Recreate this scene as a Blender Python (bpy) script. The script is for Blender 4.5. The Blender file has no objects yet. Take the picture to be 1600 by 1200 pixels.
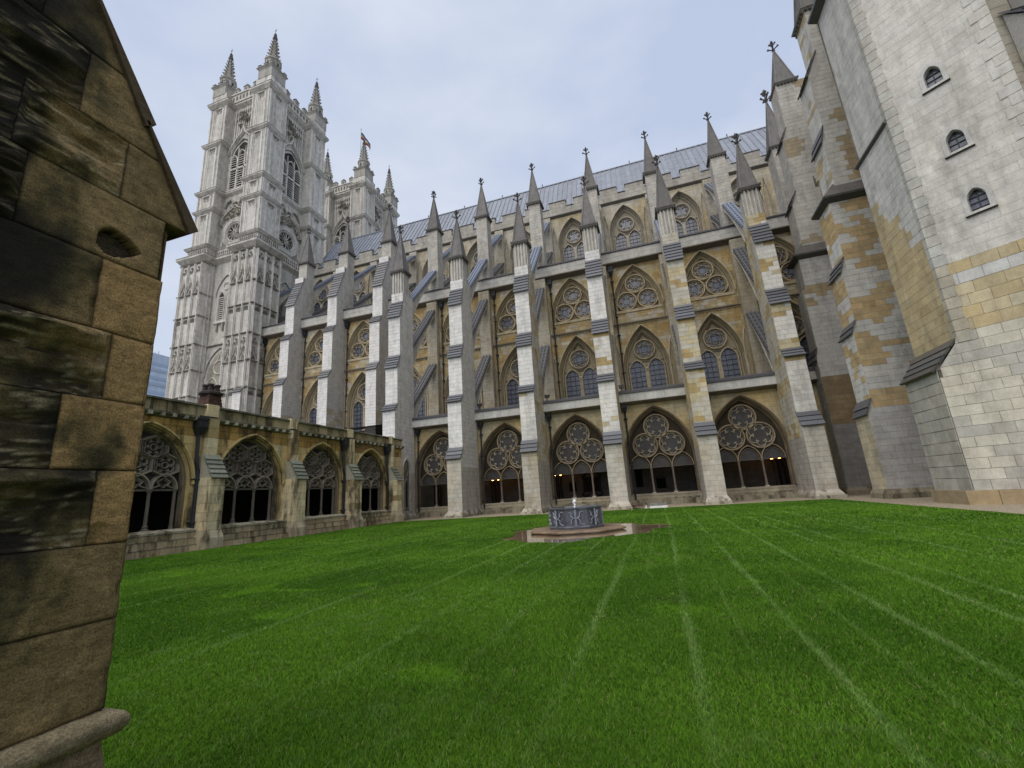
import bpy, math, random
import numpy as np
from mathutils import Vector, noise as mn
random.seed(7)
R = math.radians
sc = bpy.context.scene
COL = sc.collection

# ------------------------------------------------------------ camera
CZ = 1.42
yaw, pitch, roll = R(17.15), R(13.946), R(-3.848)
fw = Vector((-math.sin(yaw)*math.cos(pitch), math.cos(yaw)*math.cos(pitch), math.sin(pitch)))
rt = Vector((math.cos(yaw), math.sin(yaw), 0)); up = rt.cross(fw)
c_, s_ = math.cos(roll), math.sin(roll)
r2 = rt*c_ + up*s_; u2 = up*c_ - rt*s_
from mathutils import Matrix
cam = bpy.data.objects.new('camera', bpy.data.cameras.new('camera'))
COL.objects.link(cam)
M4 = Matrix((r2, u2, -fw)).transposed().to_4x4(); M4.translation = Vector((0, 0, CZ))
cam.matrix_world = M4
cam.data.sensor_width = 36; cam.data.lens = 36*692.636/1600
cam.data.clip_end = 3000; cam.data.clip_start = .05
sc.camera = cam

# ------------------------------------------------------------ world, sun, exposure
SUN_EL, SUN_AZ = 56, 198           # azimuth clockwise from +Y (north)
w = bpy.data.worlds.new('World'); sc.world = w; w.use_nodes = True
nt = w.node_tree; nt.nodes.clear()
def N(nt, t, **k):
    n = nt.nodes.new(t)
    for a, b in k.items(): setattr(n, a, b)
    return n
sky = N(nt, 'ShaderNodeTexSky'); sky.sky_type = 'NISHITA'; sky.sun_disc = False
sky.sun_elevation = R(SUN_EL); sky.sun_rotation = R(SUN_AZ); sky.dust_density = 3
tc = N(nt, 'ShaderNodeTexCoord'); mp = N(nt, 'ShaderNodeMapping'); mp.inputs['Scale'].default_value = (1, 1, 2.2)
nz = N(nt, 'ShaderNodeTexNoise'); nz.inputs['Scale'].default_value = 1.7; nz.inputs['Detail'].default_value = 7; nz.inputs['Roughness'].default_value = .52
cr = N(nt, 'ShaderNodeValToRGB')
cr.color_ramp.elements[0].position = .40; cr.color_ramp.elements[0].color = (5.2, 6.0, 7.8, 1)
cr.color_ramp.elements[1].position = .62; cr.color_ramp.elements[1].color = (7.0, 7.6, 8.7, 1)
mx = N(nt, 'ShaderNodeMixRGB'); mx.inputs['Fac'].default_value = .9
bg = N(nt, 'ShaderNodeBackground'); bg.inputs['Strength'].default_value = .059
ow = N(nt, 'ShaderNodeOutputWorld')
nt.links.new(tc.outputs['Generated'], mp.inputs['Vector']); nt.links.new(mp.outputs[0], nz.inputs['Vector'])
nt.links.new(nz.outputs['Fac'], cr.inputs['Fac']); nt.links.new(sky.outputs[0], mx.inputs['Color1'])
nt.links.new(cr.outputs[0], mx.inputs['Color2']); nt.links.new(mx.outputs[0], bg.inputs['Color'])
nt.links.new(bg.outputs[0], ow.inputs['Surface'])
sd = bpy.data.lights.new('sun', 'SUN'); sd.energy = 1.5; sd.angle = R(70); sd.color = (1, .94, .86)
so = bpy.data.objects.new('sun', sd); COL.objects.link(so)
az = R(SUN_AZ); el = R(SUN_EL)
sv = Vector((math.sin(az)*math.cos(el), math.cos(az)*math.cos(el), math.sin(el)))
so.rotation_euler = sv.to_track_quat('Z', 'Y').to_euler(); so.location = (0, 0, 120)
sc.view_settings.view_transform = 'Standard'; sc.view_settings.look = 'None'
sc.view_settings.gamma = 1; sc.view_settings.exposure = .86
sc.view_settings.use_curve_mapping = False
sc.render.engine = 'CYCLES'

# ------------------------------------------------------------ materials
def mixc(nt, f, a, b, mode='MIX'):
    m = N(nt, 'ShaderNodeMixRGB', blend_type=mode)
    for s, v in (('Fac', f), ('Color1', a), ('Color2', b)):
        if hasattr(v, 'is_linked') or hasattr(v, 'links'): nt.links.new(v, m.inputs[s])
        else: m.inputs[s].default_value = v if s == 'Fac' else (*v[:3], 1)
    return m.outputs[0]
def ramp(nt, src, p0, p1, c0=(0, 0, 0), c1=(1, 1, 1)):
    r = N(nt, 'ShaderNodeValToRGB'); e = r.color_ramp.elements
    e[0].position = p0; e[0].color = (*c0, 1); e[1].position = p1; e[1].color = (*c1, 1)
    nt.links.new(src, r.inputs['Fac']); return r.outputs[0]
def noi(nt, vec, scale, detail=5, rough=.6, stretch=None):
    if stretch:
        m = N(nt, 'ShaderNodeMapping'); m.inputs['Scale'].default_value = stretch
        nt.links.new(vec, m.inputs['Vector']); vec = m.outputs[0]
    n = N(nt, 'ShaderNodeTexNoise'); n.inputs['Scale'].default_value = scale
    n.inputs['Detail'].default_value = detail; n.inputs['Roughness'].default_value = rough
    nt.links.new(vec, n.inputs['Vector']); return n.outputs['Fac']
def base(name, rough=.85, spec=.12):
    m = bpy.data.materials.new(name); m.use_nodes = True; nt = m.node_tree
    b = nt.nodes['Principled BSDF']; b.inputs['Roughness'].default_value = rough
    b.inputs['Specular IOR Level'].default_value = spec
    g = N(nt, 'ShaderNodeNewGeometry')
    return m, nt, b, g.outputs['Position']
def bump(nt, b, h, strength=.4, dist=.02):
    n = N(nt, 'ShaderNodeBump'); n.inputs['Strength'].default_value = strength; n.inputs['Distance'].default_value = dist
    nt.links.new(h, n.inputs['Height']); nt.links.new(n.outputs[0], b.inputs['Normal'])
def stone(name, streak=.5, stain=(.10, .092, .075), moss=0, fine=22, bs=.5, lo=.42, hi=.72, bd=.02, big=.8):
    m, nt, b, P = base(name)
    a = N(nt, 'ShaderNodeAttribute', attribute_name='Col')
    col = a.outputs['Color']
    v = noi(nt, P, 2.2, 6, .65)
    col = mixc(nt, 1, col, ramp(nt, v, .3, .72, (.80, .79, .77), (1.14, 1.13, 1.1)), 'MULTIPLY')
    f = noi(nt, P, fine, 5, .7)
    col = mixc(nt, 1, col, ramp(nt, f, .3, .7, (.86, .86, .86), (1.08, 1.08, 1.08)), 'MULTIPLY')
    s1 = noi(nt, P, big, 6, .68, (1.6, 1.6, .22))
    s2 = noi(nt, P, 2.6, 5, .7, (1, 1, .5))
    k = ramp(nt, s1, lo, hi); k2 = ramp(nt, s2, .34, .56)
    mm = N(nt, 'ShaderNodeMath', operation='MULTIPLY'); nt.links.new(k, mm.inputs[0]); nt.links.new(k2, mm.inputs[1])
    m2 = N(nt, 'ShaderNodeMath', operation='MULTIPLY'); nt.links.new(mm.outputs[0], m2.inputs[0]); m2.inputs[1].default_value = streak
    col = mixc(nt, m2.outputs[0], col, stain)
    if moss:
        s3 = noi(nt, P, 1.3, 6, .7)
        m3 = N(nt, 'ShaderNodeMath', operation='MULTIPLY'); nt.links.new(ramp(nt, s3, .5, .66), m3.inputs[0]); m3.inputs[1].default_value = moss
        col = mixc(nt, m3.outputs[0], col, (.10, .105, .045))
    nt.links.new(col, b.inputs['Base Color'])
    h = noi(nt, P, fine*.55, 8, .72)
    bump(nt, b, h, bs, bd)
    return m
def plain(name, c, rough=.8, var=.25, scale=4, bs=.2, metal=0, spec=.4, c2=None):
    m, nt, b, P = base(name, rough, spec)
    v = noi(nt, P, scale, 6, .65)
    lo = tuple(x*(1-var) for x in c); hi = tuple(min(1, x*(1+var)) for x in (c2 or c))
    nt.links.new(ramp(nt, v, .32, .68, lo, hi), b.inputs['Base Color']); b.inputs['Metallic'].default_value = metal
    bump(nt, b, noi(nt, P, scale*6, 6, .7), bs, .01)
    return m
def vcol(name, rough=.7, spec=.3, bs=.3, scale=15):
    m, nt, b, P = base(name, rough, spec)
    a = N(nt, 'ShaderNodeAttribute', attribute_name='Col')
    v = noi(nt, P, scale, 5, .7)
    nt.links.new(mixc(nt, 1, a.outputs['Color'], ramp(nt, v, .3, .7, (.78, .78, .78), (1.2, 1.2, 1.2)), 'MULTIPLY'), b.inputs['Base Color'])
    bump(nt, b, v, bs, .01)
    return m
M_ST = stone('limestone')
M_CLEAN = stone('clean_limestone', streak=.42, lo=.5, hi=.68, stain=(.2, .18, .15))
M_TOW = stone('portland_stone', streak=.5, stain=(.11, .10, .08), lo=.42, hi=.62, big=.9)
M_OLD = stone('weathered_cloister_stone', streak=.8, stain=(.035, .028, .016), moss=.07, lo=.47, hi=.56, bs=.9, bd=.03)
M_TRAC = stone('dark_tracery_stone', streak=.5, stain=(.04, .036, .03), lo=.4, hi=.65)
M_SLATE = vcol('slate_and_lead', rough=.55, spec=.45, bs=.4, scale=9)
M_SPIRE = stone('grey_spire_stone', streak=.5, stain=(.05, .05, .05), lo=.4, hi=.7)
M_LEAD = vcol('lead_roof', rough=.5, spec=.4, bs=.15, scale=1.3)
M_IRON = plain('black_iron', (.018, .02, .024), .45, .3, 8)
M_GLASS = plain('leaded_glass', (.12, .128, .16), .25, .35, 5, .12, 0, .6)
M_MESH = plain('dusty_dark_glazing', (.05, .048, .046), .6, .3, 3, .1)
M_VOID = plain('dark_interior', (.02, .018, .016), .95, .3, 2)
M_FOUNT = plain('lead_cistern', (.095, .102, .118), .42, .35, 7, .35, .35, .6)
M_PAVE = plain('wet_york_stone', (.19, .13, .08), .35, .35, 3, .3, 0, .5)
M_BRICK = plain('sooty_brick', (.075, .04, .028), .9, .5, 8, .5)
M_POT = plain('sooty_chimney_pot', (.03, .022, .02), .85, .4, 9, .3)
M_OFFICE = plain('hazy_office_facade', (.42, .50, .60), .8, .18, .2, .1)
M_WHITE = plain('white_painted_stone', (.6, .6, .56), .7, .15, 6)
M_RED = plain('deep_red_petals', (.16, .01, .03), .7, .4, 30)
M_GREEN = plain('dark_leaf', (.03, .07, .02), .7, .4, 30)

# ------------------------------------------------------------ mesh builder
class Fr:
    """wall frame: u to the viewer's right, w out of the wall, z up"""
    def __init__(s, ox=0, oy=0, ang=0, oz=0):
        s.ox, s.oy, s.oz, s.ang = ox, oy, oz, ang
        a = R(ang); s.c, s.s = math.cos(a), math.sin(a)
    def __call__(s, u, w, z):
        return (s.ox+u*s.c+w*s.s, s.oy+u*s.s-w*s.c, s.oz+z)
    def sub(s, u, w, dang):
        x, y, _ = s(u, w, 0); return Fr(x, y, s.ang+dang, s.oz)
F0 = Fr()
class MB:
    al = 1.0
    def __init__(s, F=F0): s.v = []; s.f = []; s.c = []; s.F = F; s.col = (.4, .4, .4)
    def fr(s, F): s.F = F; return s
    def add(s, pts, faces, col=None):
        n = len(s.v); s.v += [s.F(*p) for p in pts]
        for f in faces: s.f.append(tuple(n+i for i in f)); s.c.append(col or s.col)
    def quad(s, a, b, c, d, col=None): s.add((a, b, c, d), ((0, 1, 2, 3),), col)
    def box(s, u0, u1, w0, w1, z0, z1, col=None):
        s.add([(u0,w0,z0),(u1,w0,z0),(u1,w1,z0),(u0,w1,z0),(u0,w0,z1),(u1,w0,z1),(u1,w1,z1),(u0,w1,z1)],
              [(0,1,2,3),(4,7,6,5),(0,4,5,1),(1,5,6,2),(2,6,7,3),(3,7,4,0)], col)
    def frust(s, u0, u1, w0, w1, z0, U0, U1, W0, W1, z1, col=None):
        s.add([(u0,w0,z0),(u1,w0,z0),(u1,w1,z0),(u0,w1,z0),(U0,W0,z1),(U1,W0,z1),(U1,W1,z1),(U0,W1,z1)],
              [(0,1,2,3),(4,7,6,5),(0,4,5,1),(1,5,6,2),(2,6,7,3),(3,7,4,0)], col)
    def prism_u(s, prof, u0, u1, col=None):
        """profile in (w,z), extruded along u"""
        n = len(prof)
        s.add([(u0, a, b) for a, b in prof]+[(u1, a, b) for a, b in prof],
              [tuple(range(n))[::-1], tuple(range(n, 2*n))]+[(i, (i+1) % n, n+(i+1) % n, n+i) for i in range(n)], col)
    def lathe(s, cu, cw, prof, n=10, col=None, cap=True, rot=0):
        pts = []; fs = []
        for r, z in prof:
            for i in range(n):
                a = 2*math.pi*i/n+rot; pts.append((cu+r*math.cos(a), cw+r*math.sin(a), z))
        for k in range(len(prof)-1):
            for i in range(n):
                j = (i+1) % n; fs.append((k*n+i, (k+1)*n+i, (k+1)*n+j, k*n+j))
        if cap: fs.append(tuple(range(n))); fs.append(tuple((len(prof)-1)*n+i for i in range(n))[::-1])
        s.add(pts, fs, col)
    def tube(s, path, r, n=6, col=None):
        path = [Vector(p) for p in path]; pts = []; fs = []
        for i, p in enumerate(path):
            d = (path[min(i+1, len(path)-1)]-path[max(i-1, 0)]).normalized()
            a = d.orthogonal().normalized(); b = d.cross(a)
            if i and (a-pa).length > 1: 
                a = (pa - d*pa.dot(d)).normalized(); b = d.cross(a)
            pa = a
            rr = r[i] if isinstance(r, (list, tuple)) else r
            for k in range(n):
                t = 2*math.pi*k/n; pts.append(tuple(p+a*math.cos(t)*rr+b*math.sin(t)*rr))
        for i in range(len(path)-1):
            for k in range(n):
                j = (k+1) % n; fs.append((i*n+k, i*n+j, (i+1)*n+j, (i+1)*n+k))
        fs.append(tuple(range(n))); fs.append(tuple((len(path)-1)*n+k for k in range(n)))
        s.add(pts, fs, col)
    def sweep(s, pts, wd, w0, w1, closed=False, col=None, top=.5):
        """moulded bar following a 2D polyline (u,z): foot at depth w0, crest at w1"""
        P = [Vector(p) for p in pts]; n = len(P); V = []; fs = []
        for i in range(n):
            if closed: a, b = P[(i-1) % n], P[(i+1) % n]
            else: a, b = P[max(i-1, 0)], P[min(i+1, n-1)]
            d1 = (P[i]-a); d2 = (b-P[i])
            if d1.length < 1e-6: d1 = d2
            if d2.length < 1e-6: d2 = d1
            d1.normalize(); d2.normalize()
            t = d1+d2
            t = t.normalized() if t.length > 1e-3 else d1
            nn = Vector((-t.y, t.x)); k = 1/max(.5, nn.dot(Vector((-d1.y, d1.x))))
            o = nn*wd/2*k; q = o*top
            V += [(*(P[i]-o), w0), (*(P[i]-q), w1), (*(P[i]+q), w1), (*(P[i]+o), w0)]
        m = n if closed else n-1
        for i in range(m):
            j = (i+1) % n
            for k in range(3): fs.append((i*4+k, i*4+k+1, j*4+k+1, j*4+k))
        if not closed: fs += [(0, 1, 2, 3), tuple((n-1)*4+k for k in (3, 2, 1, 0))]
        s.add([(a, c, b) for a, b, c in V], fs, col)
    def strip(s, pts, w0, w1, col=None, closed=False):
        n = len(pts); V = [(a, w0, b) for a, b in pts]+[(a, w1, b) for a, b in pts]
        s.add(V, [(i, (i+1) % n, n+(i+1) % n, n+i) for i in range(n if closed else n-1)], col)
    def poly(s, pts, w, col=None): s.add([(a, w, b) for a, b in pts], [tuple(range(len(pts)))], col)
    def slope(s, u0, u1, w0, w1, z0, z1, n, col, over=.05):
        """weathering of n overlapping courses rising from the outer edge (w0,z0) back to (w1,z1)"""
        dw, dz = (w1-w0)/n, (z1-z0)/n; L = math.hypot(dw, dz); nx, nzz = dz/L, -dw/L
        if nzz < 0: nx, nzz = -nx, -nzz
        t = .055
        for i in range(n):
            a0, b0 = w0+dw*i, z0+dz*i; a1, b1 = a0+dw*1.08, b0+dz*1.08
            k = random.uniform(.75, 1.3); cc = tuple(x*k for x in col)
            j = random.uniform(-.015, .015)
            s.prism_u([(a0-dw*.12, b0-dz*.12), (a0-dw*.12+nx*t*1.7, b0-dz*.12+nzz*t*1.7), (a1+nx*t*.5, b1+nzz*t*.5), (a1, b1)], u0-over+j, u1+over+j, cc)
    def build(s, name, mat, parent=None, loc=None, rotz=0, smooth=False, **props):
        me = bpy.data.meshes.new(name); me.from_pydata(s.v, [], s.f)
        ca = me.color_attributes.new('Col', 'FLOAT_COLOR', 'CORNER')
        cnt = [len(f) for f in s.f]
        arr = np.repeat(np.array([(*c[:3], s.al) for c in s.c], dtype=np.float32).reshape(-1, 4), cnt, axis=0)
        ca.data.foreach_set('color', arr.ravel())
        me.materials.append(mat)
        if smooth: me.polygons.foreach_set('use_smooth', [True]*len(s.f))
        me.update()
        return link(name, me, parent, loc, rotz, **props)
def link(name, me, parent=None, loc=None, rotz=0, **props):
    o = bpy.data.objects.new(name, me); COL.objects.link(o)
    if loc: o.location = loc
    if rotz: o.rotation_euler.z = rotz
    if parent: o.parent = parent
    for k, v in props.items(): o[k] = v
    return o
def thing(name, label, cat, loc=(0, 0, 0), group=None):
    o = bpy.data.objects.new(name, None); COL.objects.link(o); o.location = loc
    o['label'] = label; o['category'] = cat
    if group: o['group'] = group
    return o
def tag(o, label, cat, group=None):
    o['label'] = label; o['category'] = cat
    if group: o['group'] = group
    return o
def copy_tree(o, parent=None):
    c = o.copy(); COL.objects.link(c); c.parent = parent
    for ch in list(o.children): copy_tree(ch, c)
    return c

# ------------------------------------------------------------ stonework
WHITE = (.72, .70, .66); GREY = (.41, .39, .355); OCHRE = (.46, .345, .17); BUFF = (.47, .40, .26)
TAN = (.36, .26, .13); PALE = (.55, .52, .44); MORTAR = (.20, .18, .15)
def jit(c, k=.08):
    f = random.uniform(1-k, 1+k); g = random.uniform(-.3*k, .3*k)
    return (c[0]*f*(1+g), c[1]*f, c[2]*f*(1-g))
def nz3(x, y, z, s, o=0): return mn.noise(Vector((x*s+o, y*s-o*.7, z*s+o*.3)))*.5+.5
def patchy(c1, c2, thr=.5, s=.45, o=0, k=.08, soft=.06):
    s *= 1.5
    def f(x, y, z):
        v = nz3(x, y, z*2.0, s*.85, o)*.75+.25*nz3(x, y, z*3, s*3, o+9)+random.uniform(-soft, soft)
        if v > thr: return jit(c1, k*.6)
        return jit(c2 if nz3(x, y, z, 1.1, o+3) > .5 else (.57, .50, .335), k)
    return f
def uni(c, k=.07): return lambda x, y, z: jit(c, k)
def blend(c1, c2, s=.3, k=.07, o=0):
    def f(x, y, z):
        t = min(1, max(0, (nz3(x, y, z, s, o)-.3)*2.5+random.uniform(-.2, .2)))
        return jit(tuple(a*t+b*(1-t) for a, b in zip(c1, c2)), k)
    return f
class Emit:
    """the first `limit` stones become objects, the rest one joined mesh"""
    def __init__(s, parent, mat, limit=0, name='stone'): s.parent, s.mat, s.left, s.name = parent, mat, limit, name
def ashlar(mb, F, u0, u1, w, z0, z1, colf, h=.32, L=.62, hole=None, proud=.008, gap=.009, emit=None, back=True, vary=.35, mort=.5):
    """coursed blocks with recessed joints; block ends are cut to the slope of any arched opening"""
    mb.fr(F); n = max(1, round((z1-z0)/h)); hh = (z1-z0)/n
    for i in range(n):
        a, b = z0+i*hh, z0+(i+1)*hh
        spans = [(u0, u0, u1, u1)]
        for H in (hole if isinstance(hole, list) else [hole] if hole else []):
            ha, hb = H(a+1e-4, a+1e-4), H(b-1e-4, b-1e-4)
            if not ha and not hb: continue
            if not ha: ha = hb
            if not hb: c = (ha[0]+ha[1])/2; hb = (c, c)
            ns = []
            for pb, pt, qb, qt in spans:
                if ha[1] <= pb or ha[0] >= qb: ns.append((pb, pt, qb, qt)); continue
                if ha[0] > pb: ns.append((pb, pt, ha[0], hb[0]))
                if ha[1] < qb: ns.append((ha[1], hb[1], qb, qt))
            spans = ns
        for pb, pt, qb, qt in spans:
            p, q = (pb+pt)/2, (qb+qt)/2
            if q-p < .03: continue
            if back:
                bc = colf(*F((p+q)/2, w, (a+b)/2)); mb.quad((pb, w, a), (qb, w, a), (qt, w, b), (pt, w, b), tuple(x*mort for x in bc))
            m = max(1, round((q-p)/L)); cuts = [(pb, pt)]
            mid = sorted(p+(q-p)*(k+(.25 if i % 2 else -.25)+random.uniform(-vary, vary)*.5)/m for k in range(1, m))
            lo, hi = max(pb, pt)+.04, min(qb, qt)-.04
            cuts += [(x, x) for x in mid if lo < x < hi]+[(qb, qt)]
            for k in range(len(cuts)-1):
                (cb, ct), (eb, et) = cuts[k], cuts[k+1]
                g = gap/2; cb += g; ct += g; eb -= g; et -= g
                if (eb-cb+et-ct)/2 < .03: continue
                if et < ct: et = ct = (et+ct)/2
                if eb < cb: eb = cb = (eb+cb)/2
                pr = proud*random.uniform(.6, 1.4); x, y, z = F((cb+eb)/2, w, (a+b)/2)
                cc = colf(x, y, z); d0, d1 = a+g, b-g; e = min(.012, proud*.6); et_ = min(e, (et-ct)/2); eb_ = min(e, (eb-cb)/2)
                pts = [(cb, w-.004, d0), (eb, w-.004, d0), (et, w-.004, d1), (ct, w-.004, d1), (cb+eb_, w+pr, d0+e), (eb-eb_, w+pr, d0+e), (et-et_, w+pr, d1-e), (ct+et_, w+pr, d1-e)]
                fs = [(4, 5, 6, 7), (0, 1, 5, 4), (1, 2, 6, 5), (2, 3, 7, 6), (3, 0, 4, 7)]
                if emit and emit.left > 0:
                    emit.left -= 1; t = MB(F); t.add(pts, fs, cc); t.build(emit.name, emit.mat, emit.parent)
                else: mb.add(pts, fs, cc)
def stone_box(mb, F, u0, u1, w0, w1, z0, z1, colf, h=.32, L=.6, sides='flr', colside=None, emit=None, top=True, **k):
    cs = colside or colf
    if 'f' in sides: ashlar(mb, F, u0, u1, w1, z0, z1, colf, h, L, emit=emit, **k)
    if 'r' in sides: ashlar(mb, F.sub(u1, w1, 90), 0, w1-w0, 0, z0, z1, cs, h, L, emit=emit, **k)
    if 'l' in sides: ashlar(mb, F.sub(u0, w0, -90), 0, w1-w0, 0, z0, z1, cs, h, L, emit=emit, **k)
    mb.fr(F)
    mb.box(u0+.03, u1-.03, w0, w1-.03, z0, z1, MORTAR)
    if top: mb.quad((u0, w0, z1), (u1, w0, z1), (u1, w1, z1), (u0, w1, z1), colf(*F((u0+u1)/2, w1, z1)))

# ------------------------------------------------------------ tracery
def arch(a, v0, v1, n=10, c=0, sill=None):
    """pointed arch polyline from left foot to right foot, apex at v1"""
    h = v1-v0; Rr = (a*a+h*h)/(2*a); cx = a-Rr; t1 = math.atan2(h, -cx) if Rr > a else math.atan2(h, Rr-a)
    t1 = math.atan2(h, 0-cx)
    right = [(cx+Rr*math.cos(t1*i/n), v0+Rr*math.sin(t1*i/n)) for i in range(n+1)]
    pts = [(-x, y) for x, y in right]+[(x, y) for x, y in right[:-1]][::-1]
    if sill is not None: pts = [(-a, sill)]+pts+[(a, sill)]
    return [(c+x, y) for x, y in pts]
def arch_hole(a, v0, v1, sill, c=0):
    h = v1-v0; Rr = (a*a+h*h)/(2*a); cx = a-Rr
    def f(p, q):
        m = (p+q)/2
        if m < sill or m > v1: return None
        if m <= v0: return (c-a, c+a)
        x = cx+math.sqrt(max(0, Rr*Rr-(m-v0)**2))
        return (c-x, c+x) if x > .02 else None
    return f
def circ(cx, cz, r, n=20, a0=0): return [(cx+r*math.cos(a0+2*math.pi*i/n), cz+r*math.sin(a0+2*math.pi*i/n)) for i in range(n)]
def foil(cx, cz, r, k, rot=math.pi/2, m=6):
    d = r*.58; q = r*.40; out = []
    for i in range(k):
        t = rot+2*math.pi*i/k
        for j in range(m+1):
            a = t+R(-112+224*j/m); out.append((cx+d*math.cos(t)+q*math.cos(a), cz+d*math.sin(t)+q*math.sin(a)))
    return out
def cusped(mb, a, v0, v1, c, w0, w1, col, wd=.06):
    """trefoil cusps inside a small light head"""
    h = v1-v0
    mb.sweep([(c-a, v0+.05*h), (c-a*.35, v0+.28*h), (c-a*.62, v0+.62*h), (c-.02, v0+.93*h)], wd, w0, w1, False, col)
    mb.sweep([(c+a, v0+.05*h), (c+a*.35, v0+.28*h), (c+a*.62, v0+.62*h), (c+.02, v0+.93*h)], wd, w0, w1, False, col)
def orders(mb, a, v0, v1, sill, cols, c=0, depth=.62, n=12, hood=True, W=.30):
    """stepped mouldings round an arch: each order smaller and deeper, plus a hood mould"""
    k = len(cols)
    for i, cc in enumerate(cols):
        t = i/k; off = W-W*.37*i
        A = a+off-.06; top = v1+off*1.15
        mb.sweep(arch(A, v0, top, n, c, sill), .13, -.10-depth*t, .03-depth*t, False, cc, .45)
        mb.strip(arch(A-.05, v0, top-.05, n, c, sill), .0-depth*t, -.05-depth*(i+1)/k, cc)
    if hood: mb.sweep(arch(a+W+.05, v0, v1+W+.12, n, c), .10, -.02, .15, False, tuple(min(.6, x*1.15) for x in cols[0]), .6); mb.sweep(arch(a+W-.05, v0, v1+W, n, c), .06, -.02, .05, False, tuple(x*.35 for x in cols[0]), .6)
def win_parts(kind):
    """returns [(name, MB, material)] : first is the window frame, the rest its sub-parts"""
    fr = MB(); tr = MB(); gl = MB(); br = MB(); ex = []
    if kind == 'ground':
        a, v0, v1, sill = 2.36, 3.3, 6.90, .85
        c1, c2 = (.33, .26, .17), (.19, .15, .10)
        orders(fr, a, v0, v1, sill, [c1, c2, (.34, .27, .18)], depth=.5, n=14, W=.12)
        D = -.46; tcol = (.22, .18, .13); t2 = (.34, .28, .20)
        tr.sweep(arch(a-.04, v0, v1-.06, 14, 0, 2.66), .13, D-.12, D+.06, False, tcol)
        for cx, cz, r in ((0, 5.62, .86), (-.93, 4.28, .86), (.93, 4.28, .86)):
            tr.sweep(circ(cx, cz, r, 24), .15, D-.12, D+.10, True, t2); tr.sweep(circ(cx, cz, r-.1, 24), .06, D-.12, D+.02, True, tcol)
            tr.sweep(foil(cx, cz, r-.10, 6 if cx else 6), .055, D-.1, D+.0, True, (.55, .49, .38), .4)
        for c in (-1.47, 0, 1.47):
            tr.sweep(arch(.72, 2.66, 3.62, 8, c), .10, D-.12, D+.07, False, t2); tr.sweep(arch(.60, 2.66, 3.42, 8, c), .045, D-.1, D, False, tcol)
        for c in (-.74, .74):
            tr.lathe(c, D, [(.12, .86), (.12, .96), (.085, 1.0), (.075, 1.06), (.07, 2.45), (.09, 2.5), (.13, 2.66)], 8, (.2, .17, .14))
            tr.box(c-.13, c+.13, D-.13, D+.13, .80, .9, (.5, .47, .4))
        for c in (-2.24, 2.24): tr.lathe(c, D, [(.07, .86), (.06, 2.5), (.11, 2.66)], 8, (.12, .1, .08))
        tr.box(-2.2, 2.2, D-.03, D+.03, 2.62, 2.67, (.12, .11, .1))
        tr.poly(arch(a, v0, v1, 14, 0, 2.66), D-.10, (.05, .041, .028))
        for cx, cz, r in ((0, 5.62, .86), (-.93, 4.28, .86), (.93, 4.28, .86)): gl.poly(foil(cx, cz, r-.10, 6), D-.085)
        for c in (-1.47, 0, 1.47): gl.poly(arch(.62, 2.66, 3.46, 8, c), D-.08)
        fr.box(-2.3, 2.3, -.75, .04, .70, .83, (.36, .32, .25))
        return [('window', fr, M_TRAC), ('tracery', tr, M_TRAC), ('glazing', gl, M_MESH)]
    if kind == 'aisle':
        a, v0, v1, sill = 1.66, 11.1, 14.85, 8.9
        S = [(.50, .43, .29), (.36, .30, .19), (.50, .43, .30)]
        orders(fr, a, v0, v1, sill, S, depth=.5); D = -.46; tc = (.52, .45, .32)
        tr.sweep(circ(0, 13.12, .88, 24), .16, D-.1, D+.12, True, tc); tr.sweep(foil(0, 13.12, .80, 8, m=4), .05, D-.1, D+.03, True, tc, .4)
        for c in (-.80, .80): tr.sweep(arch(.68, 11.25, 12.2, 8, c, sill), .13, D-.1, D+.1, False, tc)
        tr.box(-.13, .13, D-.1, D+.14, sill, 11.5, tc); tr.lathe(0, D+.14, [(.06, sill), (.06, 11.1), (.12, 11.3)], 8, tc)
        tr.sweep(arch(a, v0, v1, 12, 0, sill), .14, D-.1, D+.08, False, tc)
        tr.poly(arch(a, v0, v1, 12, 0, sill), D-.10, (.36, .31, .22)); gl.poly(foil(0, 13.12, .80, 8, m=4), D-.085)
        for c in (-.80, .80): gl.poly(arch(.62, 11.25, 12.12, 8, c, sill), D-.085)
        tr.sweep([(-.5, 14.02), (0, 14.65), (.5, 14.02), (-.5, 14.02)], .1, D-.1, D+.06, False, (.22, .18, .12))
        for i in (-1.02, -.58, .58, 1.02): br.box(i-.02, i+.02, D-.082, D-.055, sill, 12.2)
        for j in range(8): br.box(-1.6, 1.6, D-.082, D-.05, sill+.44*j, sill+.04+.44*j)
        br.sweep([(-.25, 12.87), (.25, 12.87), (.25, 13.37), (-.25, 13.37)], .035, D-.082, D-.05, True)
        for q in (-1, 1): br.box(q*.25-.015, q*.25+.015, D-.082, D-.05, 12.55, 13.7); br.box(-.6, .6, D-.082, D-.05, 13.12+q*.25-.015, 13.12+q*.25+.015)
        for sgn in (-1, 1):
            c = sgn*2.24
            fr.sweep(arch(.30, 11.2, 13.6, 6, c, 8.9), .13, -.03, .16, False, (.56, .50, .38)); fr.poly(arch(.26, 11.2, 13.4, 6, c, 8.9), .03, (.38, .31, .19)); fr.sweep(arch(.16, 11.2, 13.0, 6, c, 8.9), .06, -.03, .05, False, S[2])
            fr.lathe(c-.24*sgn*1.0, .10, [(.06, 8.9), (.055, 11.1), (.1, 11.25)], 6, S[2]); 
        return [('window', fr, M_ST), ('tracery', tr, M_ST), ('glass', gl, M_GLASS), ('glazing_bars', br, M_IRON)]
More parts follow.
